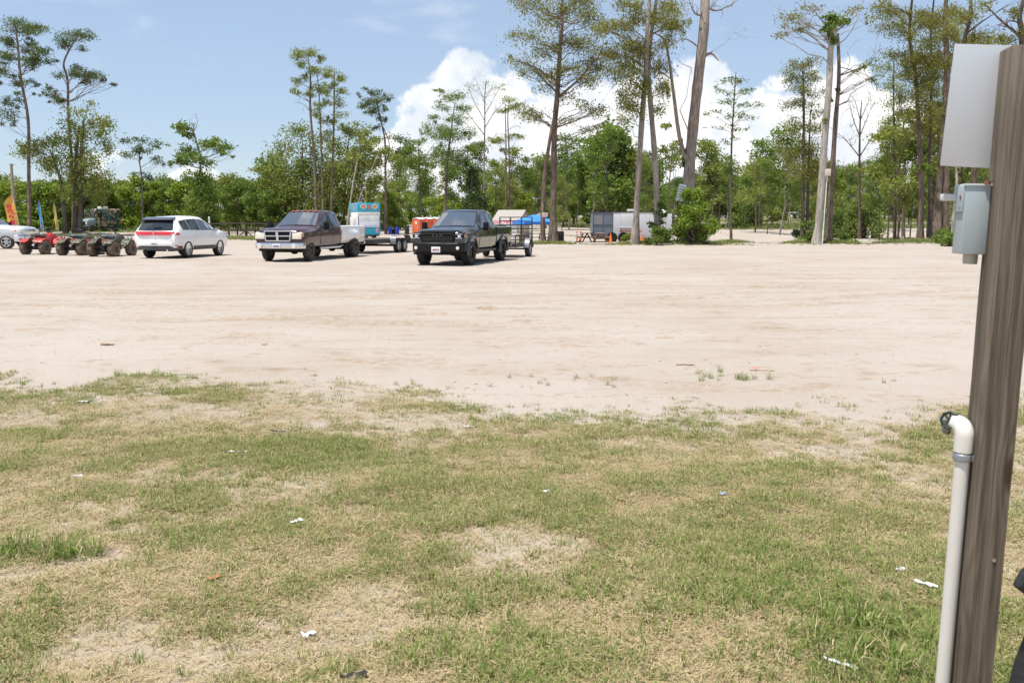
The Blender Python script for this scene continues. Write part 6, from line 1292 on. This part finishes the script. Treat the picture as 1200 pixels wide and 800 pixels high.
p = spot(246, 97); T = thing('marker_post', 'short white marker post behind the white SUV', 'post', p); MB().box((0, 0, 1.0), (.14, .1, 2.1)).build('post', M_PWHITE, T, bevel=.01); MB().box((0, -.06, 1.9), (.16, .02, .2)).build('plate', M_PWHITE, T)
# ---- signs on trunks, lamp pole, stump
def tree_sign(label, px, py0, py1, Y, w_, tilt, ink, lines):
    c = at(px, (py0 + py1) / 2, Y); h_ = abs(row_z(py0, Y) - row_z(py1, Y)); T = thing('sign', label, 'sign', c, 0); rng = np.random.RandomState(int(px)); T.rotation_euler = (0, tilt, 0)
    MB().box((0, 0, 0), (w_, .015, h_)).build('panel', M_PWHITE, T, bevel=.003)
    for k in range(lines): z = h_ * (.36 - .8 * k / max(1, lines)); marks(MB(), -.011, -w_ * .4, w_ * .4, z - h_ * .28 / lines, z + h_ * .2 / lines, rng, 'y').build('lettering', ink, T, smooth=0)
    MB().box((0, .04, 0), (.05, .07, h_ * .8)).build('batten', M_WOODB, T)
tree_sign('tall white sign with blue lettering tied to the massive leaning trunk', 798.2, 216, 236, 63.25, .5, R(12), mat('blue_ink', (.08, .22, .38), .6), 5)
tree_sign('small white and red sign nailed to the pale twin of the cypress', 638.5, 249.2, 254.2, 65.45, .37, 0, M_REDINK, 2)
p = spot(963.5, 63.2); T = thing('lamp_pole', 'thin white lamp pole with square head leaning against the pale trunk', 'lamp', p); q = at(969.5, 205, 63.2) - p; MB().tube([(0, 0, -.1), q * .5, q], .035, 8).build('pole', M_PWHITE, T); MB().box(q + Vector((.02, -.06, .16)), (.36, .14, .46)).build('lamp_head', mat('lamp_head_cream', (.62, .56, .44), .5), T, bevel=.03)
p = spot(1057, 74); T = thing('tree_stump', 'short cut tree stump on the grass mound', 'stump', p); MB().lathe([(.20, -.1), (.17, .1), (.15, .45), (.13, .50), (.0, .51)], 12, axis='z').build('stump', BARK_GREY, T); MB().lathe([(.125, .505), (.12, .52), (0, .525)], 12, axis='z').build('cut_face', M_WOODG, T)

# ------------------------------------------------------------------ the post by the camera and what is fixed to it
mw = bpy.data.materials.new('post_timber'); mw.use_nodes = True; t = NT(mw.node_tree); b = t.n['Principled BSDF']; tc = t.new('ShaderNodeTexCoord').outputs['Object']
kz = t.new('ShaderNodeSeparateXYZ'); t.l.new(tc, kz.inputs[0])
warp = t.noise(t.vmath('MULTIPLY', tc, (3, 3, .9)), 1.6, 3, .5)
knot = t.new('ShaderNodeTexVoronoi'); t.l.new(t.vmath('MULTIPLY', tc, (9, 9, 2.4)), knot.inputs['Vector']); knot.inputs['Scale'].default_value = 1.0
kd = t.ss(knot.outputs['Distance'], .0, .38)
ring = t.math('ADD', t.math('ADD', t.math('MULTIPLY', kz.outputs[0], 120), t.math('MULTIPLY', warp, 5)), t.math('ADD', t.math('MULTIPLY', kz.outputs[1], 46), t.math('MULTIPLY', kd, -3.2)))
grain = t.math('MULTIPLY_ADD', t.math('SINE', t.math('MULTIPLY', ring, 2.4)), .5, .5)
grain = t.math('ADD', t.math('MULTIPLY', grain, .35), t.math('MULTIPLY', t.ss(t.noise(t.vmath('MULTIPLY', tc, (75, 75, 1.1)), 1.0, 7, .62), .33, .67), .65))
crack = t.ss(t.noise(t.vmath('MULTIPLY', t.vmath('ADD', tc, (3, 1, 2)), (95, 95, 1.6)), 1.0, 3, .5), .30, .22)
fine = t.noise(t.vmath('MULTIPLY', tc, (210, 210, 7)), 1.0, 5, .75); stain = t.noise(t.vmath('MULTIPLY', tc, (7, 7, 1.2)), 1.0, 4, .6)
c = t.mix(grain, (.062, .047, .034), (.245, .203, .157)); c = t.mix(t.math('MULTIPLY', fine, .5), c, (.14, .113, .086)); c = t.mix(t.math('MULTIPLY', t.ss(stain, .45, .7), .4), c, (.25, .23, .20))
c = t.mix(t.math('MULTIPLY', t.ss(t.noise(t.vmath('MULTIPLY', tc, (330, 330, 3.5)), 1.0, 3, .6), .52, .36), .55), c, (.045, .034, .025))
c = t.mix(t.ss(knot.outputs['Distance'], .16, .05), c, (.06, .042, .03)); c = t.mix(t.math('MULTIPLY', crack, .75), c, (.03, .023, .018)); t.set(b.inputs['Base Color'], c); b.inputs['Roughness'].default_value = .85; b.inputs['Specular IOR Level'].default_value = .2
bn = t.new('ShaderNodeBump'); bn.inputs['Strength'].default_value = .45; bn.inputs['Distance'].default_value = .004; t.l.new(t.math('ADD', grain, fine), bn.inputs['Height']); t.l.new(bn.outputs[0], b.inputs['Normal'])
YP = 2.30; ptop = row_z(52, YP); corner = at(1151, 470, YP); W4 = .092; YAW = R(-10); LEAN = R(1.25)
# post frame: origin on the ground at the post's axis
ax0 = Vector((corner.x + W4 / 2 * math.cos(YAW) + W4 / 2 * math.sin(-YAW), corner.y + W4 / 2 * math.cos(YAW), 0)); gzp = sz(ax0.x, ax0.y)
base = Vector((ax0.x - math.tan(LEAN) * (corner.z - gzp), ax0.y, gzp)); PM = Matrix.Translation(base) @ Matrix.Rotation(LEAN, 4, 'Y') @ Matrix.Rotation(YAW, 4, 'Z')
def on_post(name, label, cat):
    o = thing(name, label, cat); o.matrix_world = PM; return o
PH = ptop - gzp
T = on_post('wooden_post', 'square weathered timber post carrying the grey box and sign', 'post'); mb = MB(); n = 14; rng = np.random.RandomState(6)
rows = []
for i in range(n + 1):
    z = -.3 + (PH + .3) * i / n; hw = W4 / 2 * (1 + .008 * rng.randn()); rows.append([(sx * hw, sy * hw, z) for sx, sy in ((-1, -1), (1, -1), (1, 1), (-1, 1))])
vs = [p for r_ in rows for p in r_]; fs = [(i * 4 + j, i * 4 + (j + 1) % 4, (i + 1) * 4 + (j + 1) % 4, (i + 1) * 4 + j) for i in range(n) for j in range(4)] + [(3, 2, 1, 0), tuple(n * 4 + j for j in range(4))]
mb.add(vs, fs).build('timber', mw, T, bevel=.005, seg=2)
def pz(py): return row_z(py, YP) - gzp
MB().tube([(W4 * .22, -W4 / 2 - .003, pz(655)), (W4 * .22, -W4 / 2 + .02, pz(655))], .005, 8).build('nail', M_ALLOY, T)
T = on_post('metal_sign', 'blank pale grey metal sign plate on top of the wooden post', 'sign'); sw = .325; pt, pb = row_z(54, 2.40) - gzp, row_z(198, 2.40) - gzp; MB().box((.004, W4 / 2 + .004, (pt + pb) / 2), (sw, .004, pt - pb), 0, Matrix.Rotation(R(2.2), 3, 'Y')).build('plate', mat('grey_sign_back', (.54, .56, .59), .45, .35, var=.03, scale=2), T, bevel=.0015)
for zz in (70, 180): MB().lathe([(.008, 0), (.007, .006), (0, .007)], 10, axis='y', c=(0, W4 / 2 + .006, pz(zz))).build('bolt', M_ALLOY, T)
# switch box
M_GBOX = mat('grey_enamel', (.36, .42, .45), .4, .1, var=.05, scale=20, dirt=.06); T = on_post('switch_box', 'grey metal electrical switch box on the side of the post', 'switch box'); bw, bd = .060, .080; bx = -W4 / 2 - bw / 2 - .001; z0, z1 = pz(300), pz(217); by = .052
MB().box((bx, by, (z0 + z1) / 2), (bw, bd, z1 - z0)).build('body', M_GBOX, T, bevel=.003)
MB().box((bx, by, z1 + .002), (bw + .006, bd + .006, .005)).build('rim', mat('grey_enamel_light', (.55, .60, .62), .4), T, bevel=.001)
cv = MB().box((bx - bw / 2 - .003, by + .004, z1 - .033), (.005, bd * .94, .066)).build('lid', M_GBOX, T, bevel=.001)
MB().box((bx - bw / 2 - .022, by + .022, pz(231)), (.044, .016, .018)).build('lever', mat('grey_lever', (.55, .58, .62), .4), T, bevel=.004)
MB().tube([(bx - bw / 2 - .002, by - .02, pz(231)), (bx - bw / 2 - .007, by - .02, pz(231))], .006, 10).build('screw', mat('rusty_screw', (.2, .07, .05), .7), T)
for yy in (-.02, .01): MB().tube([(bx - bw / 2 - .004, by + yy, pz(243)), (bx - bw / 2 - .007, by + yy, pz(243))], .003, 8).build('rivet', M_ALLOY, T)
MB().lathe([(.0, z0 - .026), (.017, z0 - .026), (.018, z0 - .02), (.018, z0 + .002)], 18, axis='z', c=(bx + .006, by, 0)).build('conduit_fitting', mat('conduit_grey', (.45, .44, .42), .5), T)
MB().tube([(-W4 / 2 - .012, .01, z1 + .004), (-W4 / 2 - .012, .01, z1 + .012)], .008, 8).build('mounting_screw', mat('rusty_screw', (.2, .07, .05), .7), T)
# water pipe with valve
M_PVC = mat('white_pvc', (.60, .59, .56), .35, var=.04, scale=12, dirt=.10, dirtcol=(.52, .42, .26)); T = on_post('water_pipe', 'white plastic water pipe with elbow and hand wheel valve beside the post', 'pipe'); pr = .0185; pxx = -W4 / 2 - pr - .004; pyy = -.018; ze = pz(516)
MB().tube([(pxx, pyy, -.1), (pxx, pyy, ze - .035)], pr, 20).build('pipe', M_PVC, T)
el_ = []
ed = Vector((-.30, .95, 0)).normalized()
for a in np.linspace(0, R(90), 9): el_.append(Vector((pxx, pyy, ze)) + ed * (.026 * (1 - math.cos(a))) + Vector((0, 0, .026 * math.sin(a))))
el_ = [Vector((pxx, pyy, ze - .04))] + el_ + [el_[-1] + ed * .012]; MB().tube(el_, pr * 1.28, 20).build('elbow', M_PVC, T)
MB().lathe([(pr * 1.16, ze - .064), (pr * 1.32, ze - .062), (pr * 1.32, ze - .046), (pr * 1.16, ze - .044)], 20, axis='z', c=(pxx, pyy, 0), close=True).box((pxx + .024, pyy - .0, ze - .054), (.012, .03, .017)).build('strap', mat('galvanised', (.30, .34, .38), .45, .7, var=.15), T, bevel=.001)
e0 = el_[-1]; M_VALVE = mat('valve_bronze', (.20, .20, .20), .45, .6, var=.2)
MB().tube([e0, e0 + ed * .03], .017, 12).build('valve_body', M_VALVE, T)
MB().tube([e0 + ed * .015, e0 + ed * .022 + Vector((-.006, 0, -.015)), e0 + ed * .028 + Vector((-.01, 0, -.03))], [.014, .014, .012], 12).build('spout', M_VALVE, T)
hc = PM.inverted() @ at(1113, 492, 2.375); hn = (Vector((-.42, -.72, .35))).normalized(); u = hn.orthogonal().normalized(); v_ = hn.cross(u)
M_HW = mat('dark_green_handle', (.012, .022, .016), .4, .2, var=.3); mb = MB(); ringp = [hc + (u * math.cos(a) + v_ * math.sin(a)) * .021 * (1 + .05 * math.cos(8 * a)) for a in np.linspace(0, 2 * math.pi, 33)]; mb.tube(ringp, .0038, 8)
for k in range(8): a = 2 * math.pi * k / 8; mb.tube([hc - hn * .004, hc + (u * math.cos(a) + v_ * math.sin(a)) * .022], .0022, 6)
mb.tube([hc - hn * .008, hc + hn * .004], .006, 10).build('hand_wheel', M_HW, T); MB().tube([hc, e0 + ed * .015], .007, 8).build('valve_stem', M_VALVE, T)
# black bag beside the post
p = Vector((col_x(1212, 2.05, .3), 2.05, 0)); p.z = sz(p.x, p.y); M_NYLON = mat('black_nylon', (.014, .014, .016), .65, var=.25, scale=14, bump=.4, bscale=40); T = thing('carry_bag', 'tall black nylon bag with a short padded handle beside the post', 'bag', p); rows = []
rng = np.random.RandomState(4); K = 20
for i, z in enumerate(np.linspace(0, .68, 12)):
    f = i / 11; w_ = .085 * (1 - .32 * f ** 2) * (1 if i else .8) * (1, .93, .75, .4)[max(0, i - 8)]; rows.append([Vector((math.cos(a) * w_ * (1 + .04 * rng.randn()), math.sin(a) * .8 * w_ * (1 + .04 * rng.randn()), z)) for a in np.linspace(0, 2 * math.pi, K, endpoint=False)])
vs = [q for r_ in rows for q in r_]; fs = [(i * K + j, i * K + (j + 1) % K, (i + 1) * K + (j + 1) % K, (i + 1) * K + j) for i in range(11) for j in range(K)] + [tuple(range(K - 1, -1, -1)), tuple(11 * K + j for j in range(K))]
MB().add(vs, fs).build('bag', M_NYLON, T, smooth=60); hz = row_z(678, 2.05) - p.z
MB().tube([(-.04, -.02, hz + .05), (-.07, -.02, hz + .02), (-.082, -.02, hz - .005), (-.06, -.02, hz - .02), (-.03, -.02, hz - .02)], [.010, .012, .013, .012, .010], 10).build('handle', M_NYLON, T)

# ------------------------------------------------------------------ litter and twigs
def scrap(name, label, cat, px, py, L_, w_, ang, col, seed, lift=.02, curl=.3):
    rng = np.random.RandomState(seed); p = spot_px(px, py); n = 6; P_ = []
    for i in range(n + 1):
        f = i / n - .5; P_.append([(f * L_, w_ * g * (.8 + .3 * rng.rand()), lift + curl * L_ * .3 * (f * f) + .004 * rng.randn()) for g in (-.5, .5)])
    o = MB().grid(P_, thick=.0015).build(name, mat(name + '_%d' % seed, col, .6, var=.1, scale=30), None, smooth=60); o.location = p; o.rotation_euler = (0, 0, ang); return tag(o, label, cat)
W_ = (.58, .59, .60)
for i, (px, py, L_, w_, a, lb) in enumerate(((97, 472, .11, .05, .2, 'crumpled white scrap near the lawn edge'), (280, 531, .14, .02, .1, 'thin white strip lying flat in the grass'), (362, 745, .055, .035, .5, 'small white curled scrap on the green turf'), (348, 614, .07, .03, .9, 'white torn paper scrap on the dry patch'), (641, 580, .05, .02, .9, 'tiny white wrapper in the middle of the lawn'), (985, 783, .13, .02, -.75, 'white plastic strip beside the coarse grass clump'), (1085, 691, .10, .018, -.75, 'white plastic strip near the foot of the pipe'), (92, 560, .05, .03, .3, 'white crumb of paper near the coarse grass'), (548, 503, .06, .03, .1, 'pale scrap of paper near the sandy patch'), (1055, 673, .05, .02, .5, 'small grey scrap near the water pipe'))): scrap('paper_scrap', lb, 'litter', px, py, L_, w_, a, W_, 100 + i)
for i, (px, py, L_, w_, a, c, lb) in enumerate(((332, 508, .21, .03, .05, (.012, .012, .013), 'black twisted rubber strip lying on the lawn'), (414, 797, .09, .03, .2, (.015, .015, .015), 'black scrap on the grass beside the small white curl'), (885, 433, .07, .04, .4, (.75, .14, .06), 'orange red scrap on the sand edge'), (252, 683, .06, .035, .8, (.30, .14, .05), 'brown dead leaf on the dry grass'), (846, 584, .04, .02, .2, (.25, .35, .5), 'bluish bit of plastic in the grass'))): scrap('litter_scrap', lb, 'litter', px, py, L_, w_, a, c, 120 + i, curl=.8)
for i, (px, py, L_, r_, a, lb) in enumerate(((803, 428, .2, .008, .05, 'brown stick on the sand near the lawn'), (893, 434, .26, .006, -.15, 'thin twig beside the orange red scrap'), (126, 404, .16, .016, .1, 'rough chunk of bark lying on the sand'), (310, 404, .07, .008, .2, 'short brown twig on the sand'))):
    p = spot_px(px, py); rng = np.random.RandomState(i); W2_ = wob(rng, (-L_ / 2, 0, r_ * .8), (L_ / 2, 0, r_ * .8), 6, .07); o = MB().tube([Vector((q.x, q.y, r_ * .8)) for q in W2_], [r_ * rng.uniform(.6, 1.1) for _ in range(7)], 7).build('stick', M_WOODB, None); o.location = p; o.rotation_euler = (0, 0, a); tag(o, lb, 'stick')
